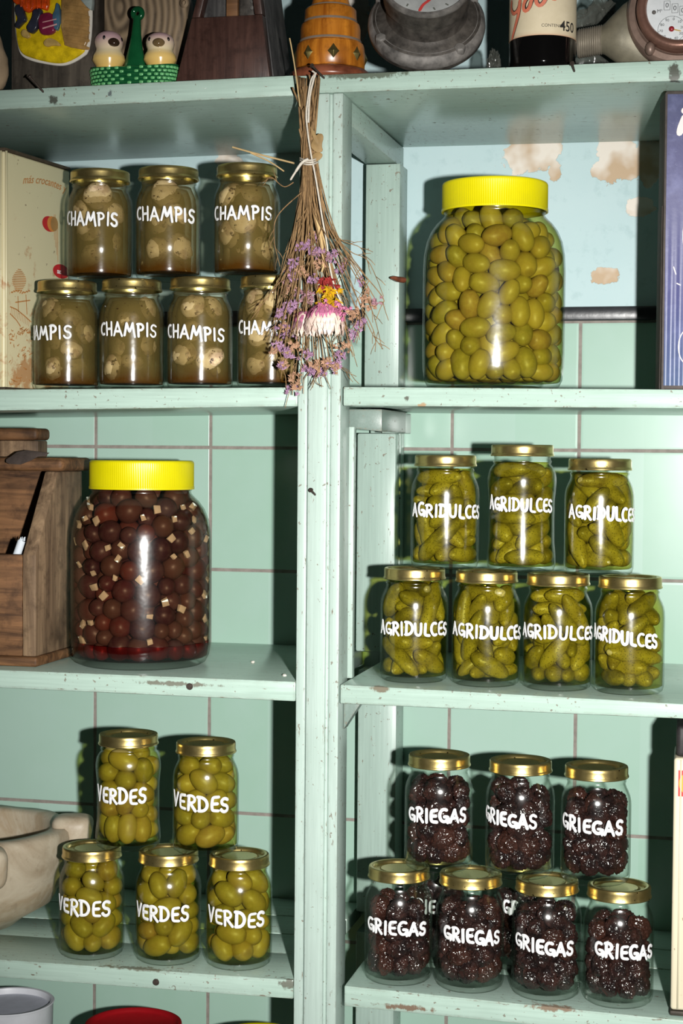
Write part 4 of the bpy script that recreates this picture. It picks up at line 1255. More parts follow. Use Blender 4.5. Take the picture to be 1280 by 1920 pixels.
# metronome: tapering wooden case
yM = .030
bl, br_ = at(327, 149, yM), at(506.5, 141, yM); tl, tr_ = at(359, 34, yM), at(491, 26, yM)
cx = (bl.x+br_.x)/2; z0 = zL1(cx)+.0004
root = thing('metronome', 'dark brown tapering wooden metronome case with an open upper front', 'metronome', (cx, yM, z0))
W0 = (br_.x-bl.x)/2; Hp = ((tl.z+tr_.z)/2-z0); W1 = (tr_.x-tl.x)/2; dxt = (tl.x+tr_.x)/2-cx
Ht = Hp*2.3; Wt = W0+(W1-W0)*2.3; dt = dxt*2.3
def trap(y0, y1, za, zb_, wa, wb, ca, cb, taper=0.0, yt=None):
    return [(ca-wa, y0, za), (ca+wa, y0, za), (ca+wa, y1, za), (ca-wa, y1, za), (cb-wb, y0+taper, zb_), (cb+wb, y0+taper, zb_), (cb+wb, y1-taper, zb_), (cb-wb, y1-taper, zb_)]
lerpW = lambda z: W0+(W1-W0)*z/Hp
lerpC = lambda z: dxt*z/Hp
MB().hexa(trap(.016, .105, 0, Ht, W0+.001, Wt, 0, dt, .004)).build('case', GREYWOOD, root, bevel=.0012)
MB().hexa(trap(0, .0155, .0, Hp, W0, W1, 0, dxt)).build('front_panel', WALNUT, root, bevel=.0014)
for s in (-1, 1):
    za, zb_ = Hp+.0004, Ht
    xa0, xa1 = lerpC(za)+s*lerpW(za), lerpC(za)+s*(lerpW(za)-.009)
    xb0, xb1 = lerpC(zb_)+s*lerpW(zb_), lerpC(zb_)+s*(lerpW(zb_)-.009)
    MB().hexa([(min(xa0, xa1), .001, za), (max(xa0, xa1), .001, za), (max(xa0, xa1), .0155, za), (min(xa0, xa1), .0155, za), (min(xb0, xb1), .001, zb_), (max(xb0, xb1), .001, zb_), (max(xb0, xb1), .0155, zb_), (min(xb0, xb1), .0155, zb_)]).build('front_stile', WALNUT, root, bevel=.0008)
u = lambda px: at(px, 15, yM+.012).x-cx
MB().box((u(426), .008, Hp+.0004), (u(447), .0155, Ht-.01)).build('pendulum_board', OLDWOOD, root, bevel=.0006)
MB().box((u(450), .011, Hp+.0004), (u(484), .0155, Ht-.02)).build('metal_plate', DUSTYD, root, bevel=.0005)
for py in (2, 14):
    q = at(472, py, yM+.010)-root.location
    MB().lathe([(.0001, .0018), (.0022, .0014), (.0028, 0), (.0001, 0)], 16, T=Matrix.Translation((q.x, .0112, q.z)) @ Matrix.Rotation(PI/2, 4, 'X')).build('screw', DUSTY, root)

# turned wooden ornament with brass studs
yO = .050
c = at(619, 120, yO); z0 = zR1(c.x)
root = thing('wooden_ornament', 'turned orange wooden ornament with brass diamond studs on a red-brown foot', 'ornament', (c.x, yO, z0+.0004), facing(c))
MB().lathe([(.0001, 0), (.044, 0), (.0470, .002), (.0476, .005), (.0455, .010), (.0405, .0138), (.0001, .0140)], 64).build('foot', REDWOOD, root, sharp=50)
bd = MB().lathe([(.0001, .0142), (.0372, .0142), (.0388, .0165), (.0392, .030), (.0386, .0385), (.0376, .0425), (.0348, .0440), (.0344, .0475), (.0340, .0485), (.0340, .0600), (.0328, .0650), (.0300, .0660), (.0298, .0700), (.0296, .0710), (.0292, .0810), (.0270, .0835), (.0225, .085), (.020, .094), (.023, .105), (.018, .118), (.0001, .122)], 64).build('body', ORANGE_WOOD, root, sharp=40)
for zg, rg in ((.0459, .0350), (.0683, .0302), (.0845, .0240)):
    MB().lathe([(rg-.002, zg-.0020), (rg, zg-.0012), (rg+.0002, zg), (rg, zg+.0012), (rg-.002, zg+.0020)], 64, closed=True).build('dusty_band', plain('dusty_grey_band', hexc(118, 104, 92), .8, var=.15), root)
for k in range(8):
    an = math.radians(5+45*k)
    T = Matrix.Rotation(an, 4, 'Z') @ Matrix.Translation((0, -.0386, .0285))
    s = .0100
    v = [(0, .0006, s), (s, .0020, 0), (0, .0006, -s), (-s, .0020, 0), (0, -.0040, 0), (0, .0035, 0)]
    MB().add([T @ Vector(q) for q in v], [(0, 1, 4), (1, 2, 4), (2, 3, 4), (3, 0, 4), (1, 0, 5), (2, 1, 5), (3, 2, 5), (0, 3, 5)]).build('stud', BRASS, root, bevel=.0003)

# old round gauge, leaning back
yG = .072
C = at(800, -14, -.006)
el = math.radians(33); yaw_ = math.atan2(C.x, C.y+DIST)
nrm = Vector((-math.sin(yaw_)*math.cos(el), -math.cos(yaw_)*math.cos(el), math.sin(el)))
ux = Vector((0, 0, 1)).cross(nrm).normalized(); uy = nrm.cross(ux)
Tg = Matrix(((ux.x, uy.x, nrm.x, 0), (ux.y, uy.y, nrm.y, 0), (ux.z, uy.z, nrm.z, 0), (0, 0, 0, 1)))
body_prof = [(.0001, -.0700), (.050, -.0700), (.0600, -.0680), (.0640, -.0630), (.0645, -.0540), (.0630, -.0480), (.0590, -.0440), (.0500, -.0420), (.0450, -.0380), (.0438, -.0300), (.0442, -.0200), (.0470, -.0190), (.0476, -.0160), (.0476, -.0020), (.0001, -.0018)]
bz = MB().lathe(body_prof, 72, T=Tg)
zmin = min(v[2] for v in bz.v); xg = C.x
z0 = zR1(xg)+.0006
root = thing('pressure_gauge', 'grimy grey round metal gauge with a stained dial and red needle', 'gauge', (C.x, C.y, z0-zmin))
bz.build('body', DUSTYD, root, sharp=40)
MB().lathe([(.0638, -.0600), (.0652, -.0560), (.0646, -.0500), (.0610, -.0452), (.0560, -.0432), (.0560, -.0460)], 72, T=Tg, closed=True).build('flange', DUSTY, root, sharp=40)
MB().lathe([(.0425, -.0019), (.0470, -.0019), (.0478, .0010), (.0470, .0040), (.0440, .0046), (.0428, .0020)], 72, T=Tg, closed=True).build('bezel', DUSTY, root, sharp=40)
MB().lathe([(.0001, .0004), (.0424, .0004), (.0424, -.0017), (.0001, -.0017)], 64, T=Tg).build('dial', DIALG, root)
pl_ = lambda a, b, h: tuple(Tg @ Vector((a, b, .0006+h)))
mb = MB(); strokes_on(pl_, [[(-.008, -.040), (-.004, -.030), (.004, -.022), (.006, -.012), (.004, 0)]], .0016, mb, .0012); strokes_on(pl_, [[(.002, -.020), (.008, -.010)]], .003, mb, .0013)
mb.build('needle', REDP, root)
mb = MB()
for k in range(11):
    an = math.radians(210+k*24); rr = .034
    strokes_on(pl_, [[(rr*math.cos(an), rr*math.sin(an)), ((rr+.004)*math.cos(an+.03), (rr+.004)*math.sin(an+.03))]], .0018, mb, .0003)
mb.build('dial_marks', plain('worn_dial_ink', hexc(104, 106, 98), .6, var=.2), root)
for sgn, ang in ((-1, -148), (1, -52), (1, 30), (-1, 150)):
    a = math.radians(ang)
    T = Tg @ Matrix.Translation((.0590*math.cos(a), .0590*math.sin(a), -.0500)) @ Matrix.Rotation(a, 4, 'Z')
    mb = MB().lathe([(.0001, .0085), (.0052, .0085), (.0066, .0070), (.0066, .0), (.0001, 0)], 6, T=T)
    mb.build('bolt', DUSTY, root, bevel=.0008)

# dark bottle with a paper label
yBt = .041
c = at(1016.5, 90, yBt); z0 = zR1(c.x)
rB = .0362
root = thing('bottle', 'dark glass bottle with a cream paper label in orange script', 'bottle', (c.x, yBt, z0+.0004), facing(c))
DARKG = plain('black_bottle_glass', hexc(10, 9, 9), .06, var=.1, spec=.7)
MB().lathe([(.0001, .003), (.025, .002), (.032, 0), (.0352, .0022), (rB, .007), (rB, .135), (.034, .150), (.027, .165), (.018, .178), (.0145, .190), (.0140, .235), (.0155, .236), (.0155, .243), (.0001, .243)], 64).build('glass', DARKG, root, sharp=50)
zlab = .0332
LABM = NT('aged_cream_label'); _z = LABM.xyz(LABM.coord())[2]; _n = LABM.noise(LABM.coord(), 90, 4, .6)
_c = LABM.mix(_n, hexc(206, 192, 160), hexc(228, 214, 184)); _c = LABM.mix(LABM.ramp(_z, [(zlab+.0016, 1), (zlab+.0020, 0)]), _c, hexc(190, 120, 84))
LABM = LABM.done(LABM.pbr(_c, .6, 0, .3))
seg = 60; A0 = 1.75
vs_ = []
for k in range(seg+1):
    an = -A0+2*A0*k/seg
    for zz in (zlab, .105):
        for rr in (rB+.0001, rB+.0004):
            vs_.append((rr*math.sin(an), -rr*math.cos(an), zz))
fs = []
for k in range(seg):
    b0, b1 = k*4, (k+1)*4
    fs += [(b0+1, b1+1, b1+3, b0+3), (b0, b0+2, b1+2, b1), (b0, b1, b1+1, b0+1), (b0+2, b0+3, b1+3, b1+2)]
fs += [(0, 1, 3, 2), (seg*4, seg*4+2, seg*4+3, seg*4+1)]
lb = MB().add(vs_, fs).build('label', LABM, root, sharp=50)
cyl = lambda a, b, h: ((rB+.0005+h)*math.sin(a/rB), -(rB+.0005+h)*math.cos(a/rB), b)
ppx = .000600
def L(px, py): # pixel on the label -> arc, height
    s = max(-.999, min(.999, (px-1016.5)/61.0)); return (math.asin(s)*rB, (118-py)*ppx+.0015-(1-math.cos(math.asin(s)))*.006)
scr = [[L(961,-12), L(960,4), L(965,17), L(973,14), L(977,-4)], [L(976,-6), L(974,20), L(968,40), L(962,60)],
       [L(995,-8), L(984,0), L(981,14), L(986,22), L(994,14), L(996,0), L(1002,-6)], [L(1004,-8), L(1004,8), L(1010,16), L(1019,8), L(1024,-6)], [L(1030,-8), L(1033,3), L(1041,0), L(1046,-8)]]
mb = MB(); strokes_on(cyl, scr, .0026, mb, .0001); mb.build('script_outline', INK, lb)
mb = MB(); strokes_on(cyl, scr, .0019, mb, .0003); mb.build('script', plain('orange_red_print', hexc(214, 120, 92), .5, var=.08), lb)
mb = MB()
cc = L(1037, 48); flat_text('CONTENIDO', .0046, lambda a, b, h: cyl(cc[0]+a, cc[1]+b, h), mb)
cc = L(1061, 45); flat_text('450', .0150, lambda a, b, h: cyl(cc[0]+a*.95, cc[1]+b, h), mb, bold=.0002)
mb.build('print', INK, lb)

# crumpled plastic bag behind the bottle
def crumple(name, px, py, y, rad, seed, label):
    p = at(px, py, y); z0 = zR1(p.x)+.0005
    bm = bmesh.new(); bmesh.ops.create_icosphere(bm, subdivisions=5, radius=1)
    sd = Vector((seed*2.7, .3, seed))
    for v in bm.verts:
        d = v.co.normalized()
        k = 1+.5*(abs(noise.noise(d*1.9+sd))-.25)+.22*abs(noise.noise(d*5+sd))+.08*abs(noise.noise(d*13+sd))
        v.co = Vector((d.x*rad[0], d.y*rad[1], d.z*rad[2]))*k
    zm = min(v.co.z for v in bm.verts)
    for v in bm.verts: v.co.z = max(v.co.z-zm-.006, 0)
    me = bpy.data.meshes.new(name); bm.to_mesh(me); bm.free()
    m = NT('dusty_clear_plastic')
    n = m.noise(m.coord(), 40, 4, .7)
    tr = m.node('ShaderNodeBsdfTransparent', i_Color=(.8, .82, .8)); df = m.node('ShaderNodeBsdfDiffuse', i_Color=m.mix(n, hexc(70, 72, 66), hexc(138, 140, 132))); gl = m.node('ShaderNodeBsdfGlossy', i_Roughness=.2)
    mx = m.node('ShaderNodeMixShader', i_0=m.math('ADD', .22, m.math('MULTIPLY', n, .35)), i_1=tr.outputs[0], i_2=df.outputs[0])
    mx2 = m.node('ShaderNodeMixShader', i_0=.06, i_1=mx.outputs[0], i_2=gl.outputs[0])
    me.materials.append(m.done(mx2.outputs[0])); me.polygons.foreach_set('use_smooth', [True]*len(me.polygons)); me.set_sharp_from_angle(angle=math.radians(30))
    o = link(name, me); o.location = (p.x, y, z0)
    return tag(o, label, 'plastic bag')
crumple('plastic_bag', 1122, 60, .165, (.030, .020, .050), 3, 'crumpled dusty plastic bag between the dark bottle and the water meter')
crumple('plastic_bag', 926, 95, .110, (.0075, .012, .022), 7, 'small crumpled scrap of clear plastic beside the grey gauge')

# brass water meter with threaded pipe stub
yW = .060
C = at(1277, 11, yW-.02)
rM = .0590
el = math.radians(8); yaw_ = math.atan2(C.x, C.y+DIST)+.05
nrm = Vector((-math.sin(yaw_)*math.cos(el), -math.cos(yaw_)*math.cos(el), math.sin(el)))
ux = Vector((0, 0, 1)).cross(nrm).normalized(); uy = nrm.cross(ux)
Tm = Matrix(((ux.x, uy.x, nrm.x, 0), (ux.y, uy.y, nrm.y, 0), (ux.z, uy.z, nrm.z, 0), (0, 0, 0, 1)))
bdm = MB().lathe([(.0001, -.060), (.044, -.060), (.054, -.052), (.0575, -.040), (.0580, -.030), (.0590, -.022), (.0590, -.010), (.0560, -.006), (.0500, -.005), (.0470, -.008), (.0001, -.008)], 72, T=Tm)
zmin = min(v[2] for v in bdm.v)
root = thing('water_meter', 'water meter with a white dial, copper-coloured rim and threaded pipe stub', 'water meter', (C.x, C.y, zR1(C.x)+.0006-zmin))
bdm.build('body', COPPER, root, sharp=40)
MB().lathe([(.0365, -.0078), (.0468, -.0078), (.0475, .0040), (.0465, .0085), (.0430, .0105), (.0385, .0095), (.0365, .0060)], 72, T=Tm, closed=True).build('rim', plain('copper_rim', hexc(140, 104, 90), .35, .5, var=.2, scale=70, bump=.2), root, sharp=50)
dl = MB().lathe([(.0001, .0046), (.0364, .0046), (.0364, .002), (.0001, .002)], 64, T=Tm).build('dial', DIALW, root)
def D(px, py): return ((px-1277)*.000592, (11-py)*.000592)
pl_ = lambda a, b, h: tuple(Tm @ Vector((a, b, .0047+h)))
mb = MB()
sc_ = D(1261, 52)
strokes_on(pl_, [[(sc_[0]+.0145*math.cos(2*PI*i/40), sc_[1]+.0145*math.sin(2*PI*i/40)) for i in range(41)]], .0002, mb, .0002)
for k in range(10):
    an = math.radians(80-36*k); q = (sc_[0]+.0112*math.cos(an), sc_[1]+.0112*math.sin(an))
    flat_text(str(k*10), .0042, lambda a, b, h: pl_(q[0]+a, q[1]+b, h), mb)
    strokes_on(pl_, [[(sc_[0]+.0132*math.cos(an), sc_[1]+.0132*math.sin(an)), (sc_[0]+.0144*math.cos(an), sc_[1]+.0144*math.sin(an))]], .00018, mb, .0002)
q = D(1239, 17); flat_text('M\u00b3', .0052, lambda a, b, h: pl_(q[0]+a, q[1]+b, h), mb)
for qx in ((1252, 7), (1266, 13), (1280, 18)):
    q = D(*qx); flat_text('0', .0075, lambda a, b, h: pl_(q[0]+a, q[1]+b, h), mb)
    strokes_on(pl_, [[(q[0]-.0032, q[1]-.005), (q[0]+.0032, q[1]-.005), (q[0]+.0032, q[1]+.005), (q[0]-.0032, q[1]+.005), (q[0]-.0032, q[1]-.005)]], .0002, mb, .0002)
mb.build('dial_print', plain('grey_dial_ink', hexc(70, 72, 74), .6), dl)
q = D(1229, 19); MB().ball(pl_(q[0], q[1], .0006), .0022, 14, 10).build('screw', DUSTY, dl)
MB().ball(pl_(sc_[0], sc_[1], .0012), (.0030, .0024, .0030), 16, 10).build('hub', plain('red_hub', hexc(150, 40, 48), .3), dl)
mb = MB(); strokes_on(pl_, [[(sc_[0], sc_[1]), (sc_[0]+.010, sc_[1]-.003)]], .0006, mb, .0014); mb.build('needle', plain('yellow_needle', hexc(196, 160, 80), .4), dl)
# cone and thread to the left
Tx = Matrix.Translation(Tm @ Vector((0, 0, -.034))) @ Matrix.Rotation(-PI/2, 4, 'Y')
def stub(prof, seg=56):   # profile along the pipe axis; s = distance to the left of the meter axis
    mbs = MB().lathe(prof, seg)
    out = []
    zc = Tm @ Vector((0, -.012, -.034))
    for x, y, z in mbs.v:
        ky = .48+.52*min(1, max(0, (z-.045)/.038))      # the casting is flat where it joins the body
        out.append((zc.x-z*.995, zc.y+y*ky, zc.z+x-(z-.05)*.13))
    mbs.v = out
    return mbs
st_ = stub([(.0001, .030), (.046, .030), (.044, .045), (.034, .064), (.024, .076), (.0170, .084), (.0150, .088), (.0001, .088)])
th_prof = [(.0001, .086), (.0140, .086)]
for k in range(11): th_prof += [(.0152, .087+k*.0024), (.0164, .0880+k*.0024), (.0152, .0891+k*.0024)]
th_prof += [(.0148, .1140), (.0120, .1142), (.0115, .108), (.0001, .108)]
th_ = stub(th_prof)
zlow = zR1(C.x-.1)+.0008-root.location.z
for mm_ in (st_, th_):
    mm_.v = [(x, y, max(z, zlow)) for x, y, z in mm_.v]
st_.build('pipe_cone', plain('grey_brass', hexc(128, 122, 104), .5, .3, var=.2, scale=60, bump=.25), root, sharp=50)
th_.build('thread', plain('grey_thread_metal', hexc(140, 132, 118), .5, .3, var=.2, scale=80), root, sharp=30)
a_ = Tm @ Vector((-.0495, .006, -.004))
for ang in (150, 232):
    a = math.radians(ang)
    MB().ball(tuple(Tm @ Vector((.0525*math.cos(a), .0525*math.sin(a), -.004))), (.0055, .006, .0075), 14, 10).build('lug', COPPER, root, sharp=60)

# ------------------------------------------------------------------ nails
def nail(px, py, y, ln, label, dirn=(0, -1, -.15), r=.0013, bend=None, name='nail', depth=.008):
    p = at(px, py, y); d = Vector(dirn).normalized()
    path = [p-d*depth, p, p+d*ln]
    mb = MB().tube(path, r, 10)
    h = p+d*ln
    mb.tube([h, h+d*.0012], [r*2.1, r*1.9], 12)
    mb.v = [tuple(Vector(v)-p) for v in mb.v]
    o = mb.build(name, NAILM, sharp=50); o.location = p
    return tag(o, label, 'nail', None)
nail(80, 171, 0, .022, 'rusty nail sticking out of the top shelf edge below the relief plaque', (-.55, -.7, .75))
nail(607, 146, 0, .026, 'long nail in the top shelf edge holding up the dried bouquet', (-.32, -1, .36), r=.0012)
nail(1076, 133, 0, .012, 'nail in the top shelf edge below the dark bottle', (-.1, -1, .5))
nail(590, 927, 0, .010, 'bent nail sticking out of the right unit post', (-.25, -1, .55))
nail(356, 1287, 0, .0012, 'nail head in the shelf edge below the purple olive jar', (0, -1, 0), r=.0019)
nail(293, 1841, 0, .0012, 'nail head in the bottom left shelf edge', (0, -1, 0), r=.0019)
p = at(748, 524, .29)
mb = MB().tube([(0.004, .008, 0), (-.002, -.004, 0), (-.005, -.010, .001), (-.008, -.014, .001)], [.0048, .0045, .0036, .0016], 8, flat=.8)
o = mb.build('wooden_peg', REDWOOD, sharp=60); o.location = p; tag(o, 'broken wooden peg sticking out of the back stile left of the big olive jar', 'peg')
# ------------------------------------------------------------------ cream tin box, left
p0 = at(9, 276, .022); p1 = on_level(131, 314, p0.z)
e = Vector((p1.x-p0.x, p1.y-p0.y, 0)); Ls = e.length; e.normalize()
wv = Vector((-e.y, e.x, 0))
if wv.x > 0: wv = -wv
z0 = SHELF['L2'](-.8)+.0004; Hh = p0.z-z0
root = thing('biscuit_tin', 'tall cream printed tin box with faded brown drawings and rust, left of the CHAMPIS jars', 'tin', (p0.x, p0.y, z0))
def tin_mat(name, base, rust=.6):
    m = NT(name); co = m.coord(); n = m.noise(co, 28, 5, .65); z = m.xyz(co)[2]
    c = m.mix(m.noise(co, 9, 3), tuple(x*.9 for x in base), base)
    sp = m.math('GREATER_THAN', m.noise(co, 120, 3, .6), .71)
    low = m.ramp(m.math('DIVIDE', z, .3), [(.15, 1), (.6, .0)])
    ru = m.ramp(m.math('ADD', n, m.math('MULTIPLY', low, .14*rust)), [(.62, 0), (.70, 1)])
    c = m.mix(m.math('MULTIPLY', ru, .75), c, hexc(176, 116, 60))
    c = m.mix(m.math('MULTIPLY', sp, .6), c, hexc(110, 84, 58))
    return m.done(m.pbr(c, .38, 0, .5, m.bump(n, .1, .001)))
CREAM = tin_mat('cream_tin', hexc(222, 212, 172), 1.0)
Wd = .17
def tb(a, b, c):   # along side depth, to the left, up
    return tuple(e*a+wv*b+Vector((0, 0, c)))
def tbox(a0, a1, b0, b1, c0, c1, mb=None):
    mb = mb or MB()
    return mb.hexa([tb(a0, b0, c0), tb(a0, b1, c0), tb(a1, b1, c0), tb(a1, b0, c0), tb(a0, b0, c1), tb(a0, b1, c1), tb(a1, b1, c1), tb(a1, b0, c1)])
tbox(0, Ls, 0, Wd, 0, Hh-.004).build('body', CREAM, root, bevel=.003, bseg=3)
tbox(-.0008, Ls+.0008, -.0008, Wd+.0008, Hh-.0038, Hh).build('lid', plain('rusty_brown_lid', hexc(74, 62, 48), .6, .2, var=.3, scale=90, bump=.3), root, bevel=.001)
tbox(-.0010, Ls+.001, -.0010, Wd+.001, .0, .0030).build('bottom_rim', plain('dark_tin_rim', hexc(66, 58, 46), .6, .3, var=.3, scale=90), root, bevel=.0006)
MB().tube([tb(.0022, -.0006, .003), tb(.0022, -.0006, Hh-.004)], .0016, 10).build('seam', CREAM, root, sharp=180)
MB().tube([tb(-.0012, .0045, .003), tb(-.0012, .0045, Hh-.004)], .0014, 10).build('seam', CREAM, root, sharp=180)
def S(px, py):   # photo pixel on the side face -> (depth along side, height)
    r = _fw + (px-640)/F_PX*_rx - (py-960)/F_PX*_uy
    r = Vector(r); nrm_ = Vector((e.y, -e.x, 0)); o_ = Vector((0, -DIST, EYE))
    t = (p0-o_).dot(nrm_)/r.dot(nrm_); q = o_+r*t
    return ((q-p0).dot(e), q.z-z0)
side = lambda a, b, h: tb(a, -h-.0002, b)
BRN = plain('faded_brown_print', hexc(190, 130, 70), .5, var=.2, scale=80); REDT = plain('red_print', hexc(186, 32, 36), .4, var=.08); ORT = plain('orange_print', hexc(206, 130, 60), .4, var=.08); TNT = plain('tan_print', hexc(160, 122, 70), .5, var=.15)
mb = MB()
a0, b0 = S(83, 347)
txt = 'm\u00e1s crocantes y'
kx = (S(122, 345)[0]-S(44, 352)[0])/.055
v, f = text_mesh_pts(txt, .013, .0001, .35)
xs = [q[0] for q in v]; wx = max(xs)-min(xs); Lx = S(124, 345)[0]-S(42, 352)[0]
mb.add([side(a0+q[0]/wx*Lx, b0+q[1]*1.05+.006*(1-(2*q[0]/wx)**2)*.8+.004*q[0]/wx, .0002) for q in v], f)
mb.build('script', BRN, root)
def disc(px, py, rx, ry, mat, name, h=.0002, half=None):
    c = S(px, py); dx = abs(S(px+rx, py)[0]-c[0]); dz = ry*.000625
    rngs = [2*PI*i/36 for i in range(36)] if half is None else [half[0]+(half[1]-half[0])*i/20 for i in range(21)]
    return MB().add([side(c[0]+dx*math.cos(a), c[1]+dz*math.sin(a), h) for a in rngs], [tuple(range(len(rngs)))]).build(name, mat, root)
disc(92, 420, 13, 15, REDT, 'red_disc', .0002); disc(97, 420, 9, 15, ORT, 'orange_disc', .0003); disc(101, 420, 7, 14, TNT, 'tan_disc', .0004)
dd = disc(114, 509, 15, 14, REDT, 'red_badge', .0002)
mb = MB(); c_ = S(110, 509); flat_text('sac', .0085, lambda a, b, h: side(c_[0]+a*.9/ max(.3, 1), c_[1]+b, .0004), mb, bold=.0002); mb.build('badge_lettering', WHITE, dd)
mb = MB()
sv = lambda pts: [S(*q) for q in pts]
for dx in range(0, 4): strokes_on(side, [sv([(101+dx*2.2, 402 if dx < 2 else 418), (101.5+dx*2.2, 450+dx*14)])], .0004, mb)
mb.build('string_print', BRN, root); mb = MB()
for k in range(13):
    yy = 505+k*3.2; hw_ = 14*math.sin(PI*(k+1.2)/15)
    strokes_on(side, [sv([(36-hw_, yy), (36+hw_*.9, yy+1)])], .0005, mb)
for k in range(9):
    strokes_on(side, [sv([(20+k*4, 548-3*math.sin(k)), (24+k*4, 546+2*math.cos(k))])], .0009, mb)
mb.build('tree_print', BRN, root); mb = MB()
strokes_on(side, [sv([(33, 555), (34, 585)]), sv([(48, 552), (50, 590)]), sv([(28, 567), (56, 563)]), sv([(18, 575), (30, 580), (45, 592), (58, 604)]), sv([(18, 588), (30, 600), (38, 612)])], .0007, mb)
for k in range(12): strokes_on(side, [sv([(21+k*3, 576+k*2.1), (20+k*3, 590+k*2)])], .0003, mb)
mb.build('ship_print', BRN, root); mb = MB()
rng = random.Random(9)
for k in range(46):
    x = rng.uniform(16, 58); yy = rng.uniform(600, 720); yy = max(yy, 600+abs(x-38)*1.5)
    strokes_on(side, [sv([(x, yy), (x+rng.uniform(-4, 5), yy+rng.uniform(-6, 6)), (x+rng.uniform(-4, 8), yy+rng.uniform(-4, 8))])], .0005, mb)
mb.build('rust_drawing', BRN, root)

# ------------------------------------------------------------------ wooden salt box, left
yF, yBk = .034, .178
xr = at(67, 1150, yF).x
z0 = SHELF['L3'](xr)+.0004
root = thing('wooden_box', 'old brown wooden wall box with a sloping open front, left of the purple olives', 'box', (xr, yF, z0))
zA = at(67, 1041, yF).z-z0; zB = at(110, 884, yF+.07).z-z0
D_ = yBk-yF; th = .017
def side_panel(x0, x1):
    poly = [(0, .012), (0, zA), (.066, zB), (D_, zB), (D_, .012)]
    return MB().prism(poly, lambda a, b: (x0, a, b), lambda a, b: (x1, a, b))
side_panel(-th, 0).build('side_panel', SIDEWOOD, root, bevel=.0018)
xl = -.30
side_panel(xl, xl+th).build('side_panel', SIDEWOOD, root, bevel=.0018)
MB().box((xl+th+.0003, 0, .012), (-th-.0003, .012, zA)).build('front_panel', OLDWOOD, root, bevel=.0015)
MB().box((xl+th+.0003, D_-.012, .012), (-th-.0003, D_, zB)).build('back_panel', OLDWOOD, root, bevel=.001)
MB().box((xl-.003, -.004, 0), (.003, D_, .0117)).build('base_board', OLDWOOD, root, bevel=.003, bseg=3)
zr = zB+.0003
MB().box((xl-.006, .052, zr), (.012, D_+.004, zr+.0165)).build('top_board', OLDWOOD, root, bevel=.006, bseg=3)
q0, q1 = at(6, 840, yF+.1).x-xr, at(82, 840, yF+.1).x-xr
zt1 = at(40, 826, yF+.1).z-z0; zt2 = at(40, 803, yF+.1).z-z0
MB().box((q0, .085, zr+.0168), (q1-.001, .115, zt1)).build('handle_block', SIDEWOOD, root, bevel=.002)
MB().box((q0-.06, .080, zt1+.0002), (q1, .122, zt2)).build('handle_rail', OLDWOOD, root, bevel=.005, bseg=3)
# leather scrap
pts = [at(a, b, .085) for a, b in [(22,862),(30,856),(38,848),(55,845),(80,848),(99,850),(93,856),(80,857),(70,864),(52,872),(32,871),(24,868)]]
lp = Vector((at(60, 860, .085).x, .085, z0+zr+.0170))
v, f = flat_poly([Vector((p.x-lp.x, 0, p.z-lp.z)) for p in pts], Vector((0, -1, 0)), .0022)
mb = MB().add(v, f); zm = min(q[2] for q in mb.v)
mb.v = [(x, y-.020+(z-zm)*.8, z-zm-.009) for x, y, z in mb.v]
o = mb.build('leather_scrap', plain('dark_leather', hexc(70, 60, 56), .5, var=.25, scale=90, bump=.4), root, bevel=.0008)
o.location = lp-Vector((xr, yF, z0))
# white frayed stick poking out of the box
a = at(30, 1046, yF+.025); b = at(41, 1014, yF+.028)
mb = MB().tube([Vector((0, 0, -.045)), Vector((0, 0, 0)), b-a], [.0052, .0052, .0050], 12)
rng = random.Random(3)
for k in range(9):
    q = (b-a)+Vector((rng.uniform(-.004, .004), rng.uniform(-.004, .004), 0)); mb.tube([q, q+Vector((rng.uniform(-.001, .002), 0, rng.uniform(.002, .005)))], [.0011, .0004], 5)
o = mb.build('white_stick', plain('chalk_white', hexc(214, 222, 230), .7, var=.06), sharp=50); o.location = a
tag(o, 'white frayed stick poking out of the old wooden box', 'stick')

# ------------------------------------------------------------------ stone mortar, bottom left
yS = .128
c = at(-50, 1547, yS); z0 = SHELF['L4'](c.x)+.0006
Hm = c.z-z0; Ro = at(126, 1547, yS).x-c.x
STONE = NT('veined_marble'); _co = STONE.coord(); _n = STONE.noise(_co, 12, 5, .6, .8); _m = STONE.noise(_co, 90, 3, .6)
_c = STONE.ramp(_n, [(.3, hexc(150, 132, 108)), (.5, hexc(188, 176, 154)), (.62, hexc(168, 150, 124)), (.8, hexc(196, 188, 172))])
_c = STONE.mix(STONE.math('MULTIPLY', STONE.ramp(_m, [(.6, 0), (.75, 1)]), .4), _c, hexc(120, 104, 84))
STONE = STONE.done(STONE.pbr(_c, .45, 0, .4, STONE.bump(STONE.math('ADD', _n, _m), .25, .0015)))
root = thing('stone_mortar', 'heavy tan marble mortar with rounded lugs on its rim, at the left edge', 'mortar', (c.x, yS, z0))
prof = [(.0001, 0), (.040, 0), (.052, .003), (.066, .014), (Ro*.78, Hm*.26), (Ro*.90, Hm*.48), (Ro*.955, Hm*.72), (Ro*.985, Hm*.90), (Ro*.975, Hm*.965), (Ro*.94, Hm), (Ro*.80, Hm*1.0), (Ro*.755, Hm*.97), (Ro*.72, Hm*.80), (Ro*.62, Hm*.55), (Ro*.4, Hm*.34), (.0001, Hm*.28)]
sd = Vector((1, 5, 2))
mb = MB().lathe(prof, 96)
mb.v = [tuple(Vector(v)*(1+.012*noise.noise(Vector(v)*25+sd))) if v[2] > .004 else v for v in mb.v]
mb.build('bowl', STONE, root, sharp=60)
